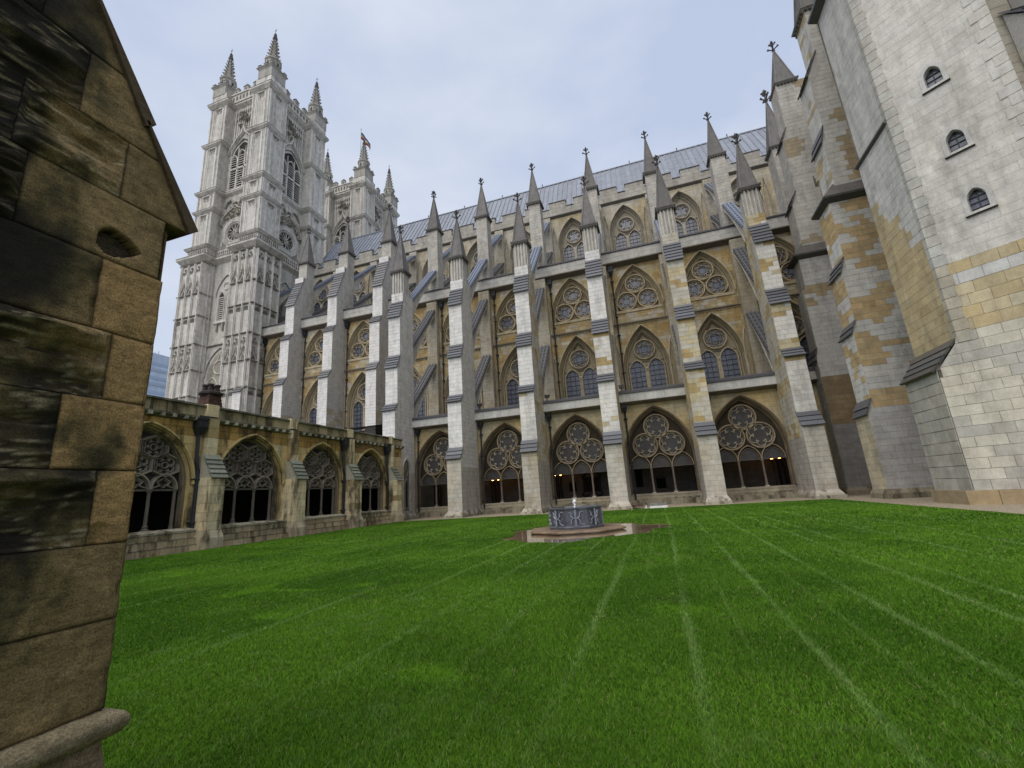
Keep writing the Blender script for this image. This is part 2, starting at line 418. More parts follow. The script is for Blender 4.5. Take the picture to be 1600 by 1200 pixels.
    if kind == 'gallery':
        a, v0, v1, sill = 1.85, 17.0, 20.75, 16.75
        S = [(.50, .43, .29), (.36, .30, .19), (.50, .43, .30)]
        orders(fr, a, v0, v1, sill, S, depth=.42, n=12); D = -.40; tc = (.54, .46, .32)
        for cx, cz in ((0, 19.45), (-.93, 17.86), (.93, 17.86)):
            tr.sweep(circ(cx, cz, .86, 24), .16, D-.08, D+.14, True, tc); tr.sweep(foil(cx, cz, .78, 6 if cx else 8, m=4), .06, D-.08, D+.04, True, tc, .4)
            br.sweep(circ(cx, cz, .3, 8), .03, D-.082, D-.05, True)
        tr.sweep(arch(a, v0, v1, 12, 0, sill), .14, D-.1, D+.08, False, tc)
        fr.box(-2.15, 2.15, -.45, .08, 16.62, 16.85, S[2])
        tr.poly(arch(a, v0, v1, 12, 0, sill), D-.10, (.24, .20, .14))
        for cx, cz in ((0, 19.45), (-.93, 17.86), (.93, 17.86)): gl.poly(foil(cx, cz, .78, 6 if cx else 8, m=4), D-.085)
        for sgn in (-1, 1): fr.lathe(sgn*2.12, .1, [(.06, 15.6), (.055, 18.5), (.11, 18.7)], 6, S[1])
        return [('window', fr, M_ST), ('tracery', tr, M_ST), ('glass', gl, M_GLASS), ('glazing_bars', br, M_IRON)]
    if kind == 'clerestory':
        a, v0, v1, sill = 1.5, 28.2, 31.25, 25.4
        S = [(.47, .42, .33), (.38, .34, .26), (.47, .43, .35)]
        orders(fr, a, v0, v1, sill, S, depth=.5); D = -.44; tc = (.50, .46, .38)
        tr.sweep(circ(0, 29.5, .84, 24), .16, D-.1, D+.12, True, tc); tr.sweep(foil(0, 29.5, .76, 6, m=4), .05, D-.1, D+.03, True, tc, .4)
        for c in (-.74, .74): tr.sweep(arch(.62, 27.6, 28.62, 8, c, sill), .13, D-.1, D+.1, False, tc)
        tr.box(-.12, .12, D-.1, D+.12, sill, 28, tc)
        tr.sweep(arch(a, v0, v1, 12, 0, sill), .14, D-.1, D+.08, False, tc)
        tr.poly(arch(a, v0, v1, 12, 0, sill), D-.10, (.40, .36, .28)); gl.poly(foil(0, 29.5, .76, 6, m=4), D-.085)
        for c in (-.74, .74): gl.poly(arch(.56, 27.6, 28.54, 8, c, sill), D-.085)
        for i in (-.94, -.54, .54, .94): br.box(i-.02, i+.02, D-.082, D-.055, sill, 28.5)
        for j in range(8): br.box(-1.45, 1.45, D-.082, D-.05, sill+.42*j, sill+.035+.42*j)
        for i in range(-1, 2): br.box(i*.5-.015, i*.5+.015, D-.082, D-.06, 28.8, 30.3)
        for sgn in (-1, 1):
            c = sgn*2.16
            fr.sweep(arch(.30, 28.2, 30.9, 6, c, 25.4), .12, -.03, .14, False, S[0]); fr.sweep(arch(.18, 28.2, 30.5, 6, c, 25.4), .06, -.03, .05, False, S[2])
        return [('window', fr, M_ST), ('tracery', tr, M_ST), ('glass', gl, M_GLASS), ('glazing_bars', br, M_IRON)]
    if kind == 'west':
        a, v0, v1, sill = 1.76, 2.7, 4.84, .95
        S = [(.56, .41, .19), (.24, .19, .12), (.19, .16, .11)]
        orders(fr, a, v0, v1, sill, S, depth=.36, n=12, hood=True, W=.13); D = -.32; tc = (.19, .165, .13); t2 = (.27, .235, .19)
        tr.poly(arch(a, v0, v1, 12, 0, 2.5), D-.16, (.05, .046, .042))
        tr.sweep(arch(a, v0, v1, 12, 0, 2.5), .12, D-.14, D+.06, False, tc)
        def hexa(c, z, r, rz): return [(c+r*.87, z-rz*.5), (c+r*.87, z+rz*.5), (c, z+rz), (c-r*.87, z+rz*.5), (c-r*.87, z-rz*.5), (c, z-rz)]
        for c, z in ((-1.03, 3.48), (0, 3.48), (1.03, 3.48), (-.515, 4.18), (.515, 4.18)):
            tr.sweep(hexa(c, z, .58, .46), .11, D-.14, D+.06, True, t2); tr.sweep(foil(c, z, .40, 6, m=4), .055, D-.14, D-.02, True, t2, .4)
            tr.sweep(circ(c, z, .13, 8), .04, D-.14, D-.03, True, t2)
        for c in (-1.04, 0, 1.04):
            tr.sweep(arch(.50, 2.52, 3.12, 8, c), .11, D-.14, D+.08, False, t2)
            cusped(tr, .42, 2.54, 3.0, c, D-.12, D, t2); tr.sweep(foil(c, 2.78, .2, 4, m=4), .04, D-.14, D-.02, True, t2, .4)
        for c in (-.52, .52):
            tr.lathe(c, D, [(.13, .9), (.13, 1.02), (.08, 1.06), (.10, 1.12), (.065, 1.18), (.06, 2.36), (.09, 2.42), (.12, 2.52)], 8, (.16, .14, .12))
            tr.box(c-.13, c+.13, D-.1, D+.18, .86, .98, (.42, .38, .3))
        for c in (-1.5, 1.5): tr.lathe(c, D, [(.10, .92), (.07, 1.1), (.06, 2.4), (.1, 2.52)], 8, (.15, .13, .11))
        tr.box(-1.58, 1.58, D-.12, D-.02, 2.46, 2.53, (.13, .12, .10))
        fr.box(-1.65, 1.65, -.62, .06, .80, .93, (.42, .37, .27))
        return [('window', fr, M_OLD), ('tracery', tr, M_TRAC)]
_wc = {}
def place_window(kind, parent, F, c=0):
    if kind not in _wc:
        _wc[kind] = None
        parts = win_parts(kind); ms = []
        for n, mb, mat in parts:
            o = mb.build(n, mat); ms.append((n, o.data)); bpy.data.objects.remove(o)
        _wc[kind] = ms
    x, y, _ = F(c, 0, 0); ms = _wc[kind]
    root = link(ms[0][0], ms[0][1], parent, (x, y, 0), R(F.ang))
    for n, me in ms[1:]: link(n, me, root)
    return root

# ------------------------------------------------------------ ground
def flat(name, pts, z, mat, col=(.3, .3, .3), **pr):
    mb = MB(); mb.add([(x, -y, zz if zz is not None else z) for x, y, *r in pts for zz in [r[0] if r else None]], [tuple(range(len(pts)))], col)
    return mb.build(name, mat, **pr)
M_GROUND = plain('dark_paving', (.14, .13, .115), .9, .3, .6, .4)
flat('ground', [(-900, -300), (900, -300), (900, 1500), (-900, 1500)], -.12, M_GROUND, kind='structure')
M_GRAV = plain('wet_gravel', (.17, .135, .095), .8, .65, 22, 1.0, c2=(.30, .25, .18))
flat('gravel_path', [(-18.6, -3), (16, -3), (16, 34), (-18.6, 34)], .055, M_GRAV, kind='structure')

# lawn : mown in lanes that run north, thin pale lines where the lanes meet
LINES = [-12.6, -11.2, -9.4, -8.2, -6.6, -5.6, -4.6, -3.68, -2.7, -1.69, -.80, .10, 1.0, 1.95, 2.8, 3.3, 4.4, 5.5, 6.8, 7.7]
def lawn_mat():
    m, nt, b, P = base('mown_grass', .95, .03)
    a = N(nt, 'ShaderNodeAttribute', attribute_name='Col')
    n1 = noi(nt, P, .55, 6, .62); n2 = noi(nt, P, 9, 6, .75); n3 = noi(nt, P, 60, 4, .7, (1, .4, 1))
    c = mixc(nt, ramp(nt, n1, .35, .68), (.042, .098, .010), (.085, .165, .017))
    c = mixc(nt, 1, c, ramp(nt, n2, .3, .72, (.55, .6, .5), (1.45, 1.35, 1.5)), 'MULTIPLY')
    c = mixc(nt, 1, c, ramp(nt, n3, .3, .7, (.5, .55, .5), (1.5, 1.4, 1.5)), 'MULTIPLY')
    sx = N(nt, 'ShaderNodeSeparateXYZ'); wob = noi(nt, P, .6, 3, .5)
    nt.links.new(P, sx.inputs[0])
    ad = N(nt, 'ShaderNodeMath', operation='MULTIPLY_ADD'); nt.links.new(wob, ad.inputs[0]); ad.inputs[1].default_value = .03; nt.links.new(sx.outputs[0], ad.inputs[2])
    tot = None
    for L in LINES:
        s = N(nt, 'ShaderNodeMath', operation='SUBTRACT'); nt.links.new(ad.outputs[0], s.inputs[0]); s.inputs[1].default_value = L+.015
        ab = N(nt, 'ShaderNodeMath', operation='ABSOLUTE'); nt.links.new(s.outputs[0], ab.inputs[0])
        mr = N(nt, 'ShaderNodeMapRange'); nt.links.new(ab.outputs[0], mr.inputs[0]); mr.inputs[1].default_value = .0; mr.inputs[2].default_value = .075
        mr.inputs[3].default_value = 1; mr.inputs[4].default_value = 0
        if tot is None: tot = mr.outputs[0]
        else:
            q = N(nt, 'ShaderNodeMath', operation='MAXIMUM'); nt.links.new(tot, q.inputs[0]); nt.links.new(mr.outputs[0], q.inputs[1]); tot = q.outputs[0]
    ln = N(nt, 'ShaderNodeMath', operation='MULTIPLY'); nt.links.new(tot, ln.inputs[0]); nt.links.new(ramp(nt, noi(nt, P, 1.3, 4, .6), .38, .62, (.0, .0, .0), (.45, .45, .45)), ln.inputs[1])
    c = mixc(nt, ln.outputs[0], c, (.18, .29, .09))
    pt = ramp(nt, noi(nt, P, .9, 5, .6, (1, .55, 1)), .64, .74)
    pm = N(nt, 'ShaderNodeMath', operation='MULTIPLY'); nt.links.new(pt, pm.inputs[0]); pm.inputs[1].default_value = .5
    c = mixc(nt, pm.outputs[0], c, (.11, .24, .015))
    nt.links.new(c, b.inputs['Base Color'])
    bump(nt, b, n3, .9, .03)
    return m
M_LAWN = lawn_mat()
LX0, LX1, LY0, LY1 = -17.55, 8.55, -1.5, 28.35
def lawn_edge():
    pts = []
    for i in range(60): pts.append((LX0+(LX1-LX0)*i/60, LY0))
    for i in range(60): pts.append((LX1+.05*random.uniform(-1, 1)+(.25 if i < 28 else .25-(i-28)*.012), LY0+(LY1-LY0)*i/60))
    for i in range(80): pts.append((LX1+(LX0-LX1)*i/80, LY1+.05*random.uniform(-1, 1)))
    for i in range(60): pts.append((LX0+.06*random.uniform(-1, 1), LY1+(LY0-LY1)*i/60))
    return pts
FX, FY = -2.95, 16.05       # fountain centre
def puddle_r(a): return 3.05+.28*math.sin(3*a+1)+.18*math.sin(7*a)+.10*math.sin(13*a+2)
def puddle_xy(a): 
    r = puddle_r(a); return FX+.2+r*.86*math.cos(a), FY-.25+r*1.05*math.sin(a)
lawn = MB()
ed = lawn_edge(); ring = [puddle_xy(2*math.pi*i/130) for i in range(130)]
import bmesh
bm = bmesh.new()
vo = [bm.verts.new((x, y, .085)) for x, y in ed]; vi = [bm.verts.new((x, y, .085)) for x, y in ring]
es = [bm.edges.new((vo[i], vo[(i+1) % len(vo)])) for i in range(len(vo))]+[bm.edges.new((vi[i], vi[(i+1) % len(vi)])) for i in range(len(vi))]
bmesh.ops.triangle_fill(bm, use_beauty=True, use_dissolve=False, edges=es)
for v in list(vo)+list(vi):
    pass
sk = []
for L in (vo, vi):
    low = [bm.verts.new((v.co.x, v.co.y, .0)) for v in L]
    for i in range(len(L)): bm.faces.new((L[i], L[(i+1) % len(L)], low[(i+1) % len(L)], low[i]))
bmesh.ops.recalc_face_normals(bm, faces=bm.faces)
me = bpy.data.meshes.new('lawn'); bm.to_mesh(me); bm.free(); me.materials.append(M_LAWN)
lw = link('lawn', me); lw['kind'] = 'structure'

# grass blades, denser and finer close by
rng = np.random.default_rng(3)
def grass():
    P = []; 
    for (y0, y1, dens, bw, bh) in ((1.7, 3.2, 20000, .0026, .025), (3.2, 5.2, 12000, .0036, .025), (5.2, 8.5, 5500, .005, .026), (8.5, 14, 1900, .009, .028), (14, 28.2, 380, .018, .03)):
        xl, xr = max(LX0, -1.85*y1-.6), min(LX1, .62*y1+1.6)
        n = int((xr-xl)*(y1-y0)*dens)
        x = rng.uniform(xl, xr, n); y = rng.uniform(y0, y1, n)
        keep = (x > -1.85*y-.3) & (x < .66*y+1.8)
        x, y = x[keep], y[keep]
        a = np.arctan2((y-FY+.25)/1.05, (x-FX-.2)/.86); rr = np.hypot((y-FY+.25)/1.05, (x-FX-.2)/.86)
        pr = 3.05+.28*np.sin(3*a+1)+.18*np.sin(7*a)+.10*np.sin(13*a+2)
        k = rr > pr; x, y = x[k], y[k]
        P.append((x, y, np.full(len(x), bw), np.full(len(x), bh)))
    x, y, bw, bh = (np.concatenate([p[i] for p in P]) for i in range(4))
    n = len(x)
    th = rng.uniform(0, 2*np.pi, n); hh = bh*rng.uniform(.5, 1.25, n); wv = bw*rng.uniform(.6, 1.4, n)
    lx = rng.normal(0, .5, n)*hh; ly = rng.normal(0, .5, n)*hh
    V = np.empty((n, 3, 3), np.float32)
    V[:, 0] = np.stack([x-np.cos(th)*wv, y-np.sin(th)*wv, np.full(n, .083)], 1)
    V[:, 1] = np.stack([x+np.cos(th)*wv, y+np.sin(th)*wv, np.full(n, .083)], 1)
    V[:, 2] = np.stack([x+lx, y+ly, .083+hh], 1)
    def patch(sx, sy, seed):
        r2 = np.random.default_rng(seed); G = r2.uniform(0, 1, (80, 80))
        u = (x+40)/sx; v = (y+10)/sy; iu = u.astype(int); iv = v.astype(int); fu = u-iu; fv = v-iv
        fu = fu*fu*(3-2*fu); fv = fv*fv*(3-2*fv); iu %= 79; iv %= 79
        return (G[iu, iv]*(1-fu)+G[iu+1, iv]*fu)*(1-fv)+(G[iu, iv+1]*(1-fu)+G[iu+1, iv+1]*fu)*fv
    p = .5*patch(1.9, 2.3, 1)+.3*patch(.8, .9, 2)+.2*patch(.3, .35, 4)
    t = np.clip((p-.26)*2.0+rng.normal(0, .3, n), 0, 1)[:, None]
    c = (1-t)*np.array([.040, .108, .009])+t*np.array([.104, .222, .018])
    wob = .05*np.sin(y*.31)+.02*np.sin(y*2.3+1)+.07*(patch(3, 2.5, 21)-.5)+rng.normal(0, .022, n)
    dl = np.min(np.abs((x+wob*.4)[:, None]-np.array(LINES)[None, :]), axis=1)
    lm = np.clip(1.6-dl/.034, 0, 1)*np.clip((y-2.2)/2., .2, 1)*(rng.uniform(0, 1, n) < np.clip((patch(.5, 2.2, 9)-.2)*1.9, .05, .95))
    c = c*(1-.40*lm[:, None])+np.array([.24, .36, .12])*.40*lm[:, None]
    pp = np.clip((patch(1.0, .5, 12)-.84)*9, 0, 1)*.55
    c = c*(1-pp[:, None])+np.array([.13, .30, .015])*pp[:, None]
    dry = (rng.uniform(0, 1, n) < .035)[:, None]
    fine = np.min(np.abs((x+.03*np.sin(y*.4+x))[:, None]-np.arange(-12.35, 8, .46)[None, :]), axis=1)
    fm = (np.clip(1.5-fine/.022, 0, 1)*np.clip((patch(.9, 3.1, 33)-.42)*2.2, 0, .5))[:, None]*.6
    c = c*(1-fm)+np.array([.17, .30, .07])*fm
    sp = (np.clip((patch(.16, .16, 40)-.72)*3, 0, 1)*np.clip((patch(2.2, 1.6, 41)-.45)*3, 0, 1))[:, None]*.6
    c = c*(1-sp)+np.array([.16, .25, .09])*sp
    wr = (np.clip((patch(.5, .4, 50)-.82)*5, 0, 1)*np.clip((patch(2.7, 2.1, 51)-.5)*3, 0, 1))[:, None]*.5
    c = c*(1-wr)+np.array([.035, .06, .015])*wr
    c = np.where(dry, np.array([.20, .19, .09]), c)
    me = bpy.data.meshes.new('grass'); me.vertices.add(n*3); me.loops.add(n*3); me.polygons.add(n)
    me.vertices.foreach_set('co', V.ravel()); me.loops.foreach_set('vertex_index', np.arange(n*3, dtype=np.int32))
    me.polygons.foreach_set('loop_start', np.arange(0, n*3, 3, dtype=np.int32)); me.polygons.foreach_set('loop_total', np.full(n, 3, np.int32))
    ca = me.color_attributes.new('Col', 'FLOAT_COLOR', 'CORNER')
    cc = np.ones((n, 3, 4), np.float32); cc[:, :, :3] = c[:, None, :]; ca.data.foreach_set('color', cc.ravel())
    me.update(); me.validate()
    m, nt, b, Pp = base('grass_blade', .9, .04)
    at = N(nt, 'ShaderNodeAttribute', attribute_name='Col'); nt.links.new(at.outputs['Color'], b.inputs['Base Color'])
    me.materials.append(m)
    print('grass blades', n)
    return link('grass', me, kind='stuff')
grass()

# ------------------------------------------------------------ pinnacles, pipes
SP = (.19, .182, .178)
def finial(mb, cu, cw, z, s, col=(.12, .115, .11)):
    """carved cross-like finial: stem with two whorls of curled leaves"""
    mb.lathe(cu, cw, [(.09*s, z-.12*s), (.075*s, z+.12*s), (.14*s, z+.18*s), (.07*s, z+.25*s), (.055*s, z+.72*s), (.12*s, z+.92*s), (.10*s, z+1.06*s), (.02*s, z+1.22*s)], 6, col)
    rr = random.uniform(-.3, .3)
    for k in range(4):
        a = k*math.pi/2+rr; dx, dy = math.cos(a), math.sin(a)
        for zz, rd in ((.38, .36), (.78, .23)):
            rd *= random.uniform(.8, 1.15)
            mb.tube([(cu+dx*.04*s, cw+dy*.04*s, z+(zz-.08)*s), (cu+dx*rd*.7*s, cw+dy*rd*.7*s, z+(zz+.02)*s), (cu+dx*rd*s, cw+dy*rd*s, z+(zz+.10)*s), (cu+dx*rd*.86*s, cw+dy*rd*.86*s, z+(zz+.2)*s)], [.045*s, .055*s, .085*s, .03*s], 5, col)
def pinnacle(parent, x, y, zc, half, htip, fs=.85, crockets=False, col=SP, halfy=None):
    """cornice, four-sided stone spire with corner rolls, carved finial"""
    hy = halfy or half; F = Fr(x, y, 0)
    kq = random.uniform(.88, 1.12); col = tuple(c*kq for c in col); htip += random.uniform(-.08, .08)
    mb = MB(F)
    b = half*.92; by = hy*.92
    mb.add([(-b, -by, zc+.28), (b, -by, zc+.28), (b, by, zc+.28), (-b, by, zc+.28), (0, 0, htip)], [(0, 1, 4), (1, 2, 4), (2, 3, 4), (3, 0, 4), (0, 3, 2, 1)], col)
    for sx in (-1, 1):
        for sy in (-1, 1): mb.tube([(sx*b, sy*by, zc+.25), (sx*.04, sy*.04, htip-.1)], [.07, .04], 5, tuple(c*1.15 for c in col))
    root = mb.build('spire', M_SPIRE, parent)
    mb = MB(F)
    mb.frust(-half+.02, half-.02, -hy+.02, hy-.02, zc-.12, -half-.12, half+.12, -hy-.12, hy+.12, zc+.12, (.27, .26, .24))
    mb.box(-half-.14, half+.14, -hy-.14, hy+.14, zc+.12, zc+.22, (.20, .19, .18)); mb.box(-half-.02, half+.02, -hy-.02, hy+.02, zc+.22, zc+.30, (.15, .145, .14))
    m = 6
    for i in range(m):
        t = -half+(i+.5)*2*half/m; ty = -hy+(i+.5)*2*hy/m; e = .055
        for a, c in ((t, hy+.1), (t, -hy-.1)): mb.box(a-e, a+e, c-.05, c+.05, zc-.10, zc+.02, (.09, .085, .08))
        for a, c in ((half+.1, ty), (-half-.1, ty)): mb.box(a-.05, a+.05, c-e, c+e, zc-.10, zc+.02, (.09, .085, .08))
    mb.build('cornice', M_SPIRE, root)
    mb = MB(F); finial(mb, 0, 0, htip-.15, fs*1.02); mb.build('finial', M_SPIRE, root)
    return root
def pipe(parent, x, y, z0, z1, head=True, jog=None, F=None, r=.065):
    F = F or Fr(x, y, 0); mb = MB(F)
    path = [(0, .12, z0), (0, .12, z1)] if not jog else [(0, .12, z0), (0, .14, jog-.35), (jog and -.12, .16, jog), (-.12, .12, z1)]
    mb.tube(path, r, 8)
    z = z0+.9
    while z < z1-.3:
        k = -.12 if jog and z > jog else 0
        mb.lathe(k, .12, [(r*1.6, z), (r*1.75, z+.05), (r*1.6, z+.1)], 8); mb.box(k-r*2.3, k+r*2.3, .0, .12, z+.02, z+.08); z += 1.75
    if head:
        k = -.12 if jog else 0
        mb.frust(k-.09, k+.09, .02, .22, z1-.05, k-.2, k+.2, .0, .36, z1+.28); mb.box(k-.2, k+.2, .0, .36, z1+.28, z1+.58); mb.box(k-.24, k+.24, -.0, .40, z1+.58, z1+.66)
        for q in (-.15, 0, .15): mb.box(k+q-.04, k+q+.04, .33, .4, z1+.66, z1+.76)
    mb.box(-.1, .1, .04, .26, z0, z0+.12)
    return mb.build('downpipe', M_IRON, parent)

# ------------------------------------------------------------ nave
B = 5.8; X0 = -14.21
nave = thing('abbey_nave', 'long gothic church nave with flying buttresses, grey spirelets and a lead roof behind the lawn', 'church', (-15, 45, 0))
nave_inv = nave.matrix_world.inverted()
nave.location = (0, 0, 0)
YW, YA, YC = 33.9, 39.0, 45.2
FRONT = [X0+k*B for k in range(-1, 5)]              # six front piers
REAR = [X0+k*B for k in range(-5, 5)]
XE = 16.0; XW = -43.0
# ground arcade wall (north cloister walk front)
Fg = Fr(0, YW, 0)
g_col = blend((.52, .40, .20), (.52, .46, .31), .5); g_hi = blend((.45, .36, .21), (.50, .44, .31), .35, o=4)
mb = MB()
bays = [FRONT[i]+B/2 for i in range(5)]
holes = [arch_hole(2.42, 3.3, 7.04, .78, c) for c in bays]
ashlar(mb, Fg, -20.6, XE, 0, .05, .78, blend((.33, .30, .22), (.42, .38, .28), .6), .36, .9)
ashlar(mb, Fg, -20.6, XE, 0, .78, 7.42, g_col, .33, .68, holes)
mb.build('arcade_wall', M_ST, nave)
mb = MB(Fg)
for (z0, z1, w0) in ((.05, .28, .42), (.28, .42, .34), (.42, .52, .16)): mb.box(-20.5, XE, 0.004, w0, z0, z1-.004, (.30, .27, .20))
mb.build('bench_plinth', M_OLD, nave)
# parapet of the walk
mb = MB(); Fp = Fr(0, 33.35, 0)
ashlar(mb, Fp, -20.6, XE, 0, 7.5, 8.12, uni((.55, .55, .53), .05), .62, 1.6)
mb.fr(Fp); mb.prism_u([(-.55, 7.30), (-.2, 7.36), (.08, 7.46), (.08, 7.5), (-.55, 7.5)], -20.6, XE, (.18, .16, .13)); mb.box(-20.6, XE, -.55, -.02, 7.5, 8.1, (.4, .39, .37))
mb.build('parapet_band', M_CLEAN, nave)
mb = MB(Fp); mb.box(-20.6, XE, -.6, .10, 8.12, 8.28, (.07, .07, .08)); mb.box(-20.6, XE, -.5, .05, 8.28, 8.34, (.11, .11, .12))
mb.add([(-43, -.3, 8.2), (XE, -.3, 8.2), (XE, -5.6, 9.0), (-43, -5.6, 9.0)], [(0, 1, 2, 3)], (.13, .14, .16))
mb.build('coping', M_SLATE, nave)
# inside of the walk, with a light-blocking box
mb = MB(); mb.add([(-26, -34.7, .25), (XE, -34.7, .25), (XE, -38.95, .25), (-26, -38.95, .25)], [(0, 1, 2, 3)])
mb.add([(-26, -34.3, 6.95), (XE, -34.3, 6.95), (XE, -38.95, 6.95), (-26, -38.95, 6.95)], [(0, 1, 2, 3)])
mb.box(-26.2, -26, -39, -34.3, 0, 7); mb.box(-26.2, -20.0, -34.3, -34.0, 0, 6.3); mb.box(XE-.2, XE, -39, -34.3, 0, 7)  # middle box is added west of the arcade to keep stray light out
mb.build('walk_interior_and_light_block', M_VOID, nave)
# shafts against the back wall of the walk
mb = MB(Fr(0, YA, 0))
for x in REAR[4:]:
    for dx in (-.3, 0, .3): mb.lathe(x+dx, .25, [(.16, .3), (.10, .6), (.09, 4.2), (.16, 4.5)], 8, (.10, .09, .08))
for c in bays:
    mb.sweep(arch(2.5, 3.8, 6.6, 10, c), .25, 0, .3, False, (.16, .14, .12))
mb.build('vault_shaft', M_TRAC, nave, kind='stuff')

# aisle wall: lower windows, gallery windows, parapet band
Fa = Fr(0, YA, 0)
abay = [x+B/2 for x in REAR]
def near_west(x): return max(0, min(1, (-18-x)/16))
def acol(x, y, z):
    if z < 7.2: return jit((.28, .255, .215), .08)
    v = nz3(x, y, z*1.7, .9, 2)*.6+nz3(x, y, z*2, .3, 4)*.4+random.uniform(-.07, .07)
    if v > .60: return jit((.56, .51, .42), .06)
    if v > .50: return jit((.50, .42, .26), .08)
    if v > .42: return jit((.48, .365, .19), .09)
    return jit((.44, .31, .14), .10)
mb = MB(); hs = []
for c in abay:
    hs += [arch_hole(1.9, 11.1, 15.25, 8.8, c), arch_hole(2.08, 17.0, 21.1, 16.75, c)]
ashlar(mb, Fa, XW, XE, 0, .0, 8.8, acol, .34, .7)
ashlar(mb, Fa, XW, XE, 0, 8.8, 21.5, acol, .3, .55, hs)
mb.build('aisle_wall', M_ST, nave)
mb = MB(Fa)
mb.prism_u([(0.02, 15.50), (.16, 15.60), (.16, 15.68), (.02, 15.74)], XW, XE, (.30, .26, .20))
for i in range(int((XE-XW)/.28)): mb.box(XW+i*.28, XW+i*.28+.13, .02, .12, 15.40, 15.50, (.28, .23, .16))
mb.build('string_course', M_ST, nave, kind='stuff')
Fb = Fr(0, 38.5, 0)
mb = MB(); ashlar(mb, Fb, XW, XE, 0, 21.55, 22.55, uni((.50, .49, .46), .05), .5, 1.3)
mb.fr(Fb); mb.prism_u([(-.5, 21.22), (-.3, 21.3), (.1, 21.45), (.1, 21.55), (-.5, 21.55)], XW, XE, (.17, .15, .125))
mb.box(XW, XE, -.55, -.02, 21.55, 22.5, (.4, .39, .37)); mb.build('parapet_band', M_CLEAN, nave)
mb = MB(Fb); mb.box(XW, XE, -.6, .10, 22.56, 22.70, (.06, .06, .07))
mb.add([(XW, -.3, 22.6), (XE, -.3, 22.6), (XE, -6.7, 24.4), (XW, -6.7, 24.4)], [(0, 1, 2, 3)], (.13, .14, .16)); mb.build('coping', M_SLATE, nave)
# clerestory
Fc = Fr(0, YC, 0)
mb = MB(); ashlar(mb, Fc, XW, XE, 0, 23.2, 32.1, blend((.49, .41, .26), (.52, .49, .42), .35, .07, 9), .32, .6, [arch_hole(1.74, 28.2, 31.65, 25.3, c) for c in abay])
mb.build('clerestory_wall', M_ST, nave)
mb = MB(Fc); mb.prism_u([(0, 32.0), (.10, 32.08), (.26, 32.22), (.26, 32.30), (0, 32.36)], XW, XE, (.17, .155, .135))
mb.build('string_course', M_ST, nave, kind='stuff')
mb = MB(); Fq = Fr(0, YC-.12, 0)
ashlar(mb, Fq, XW, XE, 0, 32.36, 33.25, blend((.40, .375, .33), (.47, .45, .40), .5), .44, .8); mb.fr(Fq); mb.box(XW, XE, -.45, -.02, 32.36, 33.24, GREY)
cop = MB(Fq)
x = XW
per = B/2
k0 = math.floor((XW-X0)/per)
i = k0
while X0+i*per < XE:
    c = X0+i*per+per/2
    if c+1 < XE and c-1 > XW:
        mm_ = MB(); stone_box(mm_, Fq, c-.97, c+.97, -.45, 0, 33.25, 34.05, blend((.40, .375, .33), (.46, .44, .39), .5), .4, .7)
        mm_.build('merlon', M_ST, nave)
        cop.prism_u([(-.52, 34.05), (-.52, 34.11), (-.22, 34.24), (.09, 34.11), (.09, 34.05)], c-1.03, c+1.03, (.10, .10, .105))
        cop.prism_u([(-.52, 33.25), (-.52, 33.30), (-.22, 33.42), (.09, 33.30), (.09, 33.25)], c+1.03, c+per-1.03, (.10, .10, .105))
    i += 1
mb.build('battlement', M_ST, nave); cop.build('battlement_coping', M_SLATE, nave, kind='stuff')
# lead roof with rolls
mb = MB(Fr(0, YC, 0)); RC = (.20, .22, .26)
zr0, zr1, wr0, wr1 = 32.9, 41.65, -.9, -6.6
i = 0; x = XW-.5
while x < 24:
    kq = random.uniform(.88, 1.1); cc = tuple(c*kq for c in RC)
    mb.add([(x, wr0, zr0), (x+.62, wr0, zr0), (x+.62, wr1, zr1), (x, wr1, zr1)], [(0, 1, 2, 3)], cc)
    mb.prism_u([(wr0+.0, zr0+.0), (wr0+.07, zr0+.045), (wr1+.07, zr1+.045), (wr1, zr1)], x-.04, x+.04, tuple(c*1.05 for c in RC)); x += .62
mb.add([(XW-.5, wr1, zr1), (24, wr1, zr1), (24, -12.3, zr0), (XW-.5, -12.3, zr0)], [(0, 1, 2, 3)], RC)
mb.tube([(XW-.5, wr1, zr1+.05), (24, wr1, zr1+.05)], .13, 6, RC)
rf = mb.build('roof', M_LEAD, nave)
mb = MB(Fr(0, YC, 0))
for i in range(9): mb.box(-33+i*5.8, -32.9+i*5.8, wr1-.05, wr1+.05, zr1, zr1+.55)
mb.build('roof_vent', M_IRON, rf)
mb = MB(); mb.box(XW, 24, -57.6, -46.2, 0, 32.9, GREY); mb.box(XW, XE, -45.2, -39.9, 0, 8, (.05, .05, .05)); mb.build('light_block_fill', M_VOID, nave)  # plain boxes filling the nave behind its walls, added to block light
mb = MB(); mb.box(XW, 24, -57.6, -46.5, 32, 33.2, GREY); mb.build('north_parapet', M_ST, nave)

# windows
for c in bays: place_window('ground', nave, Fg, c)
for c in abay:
    if c < XE-2: place_window('aisle', nave, Fa, c); place_window('gallery', nave, Fa, c); place_window('clerestory', nave, Fc, c)

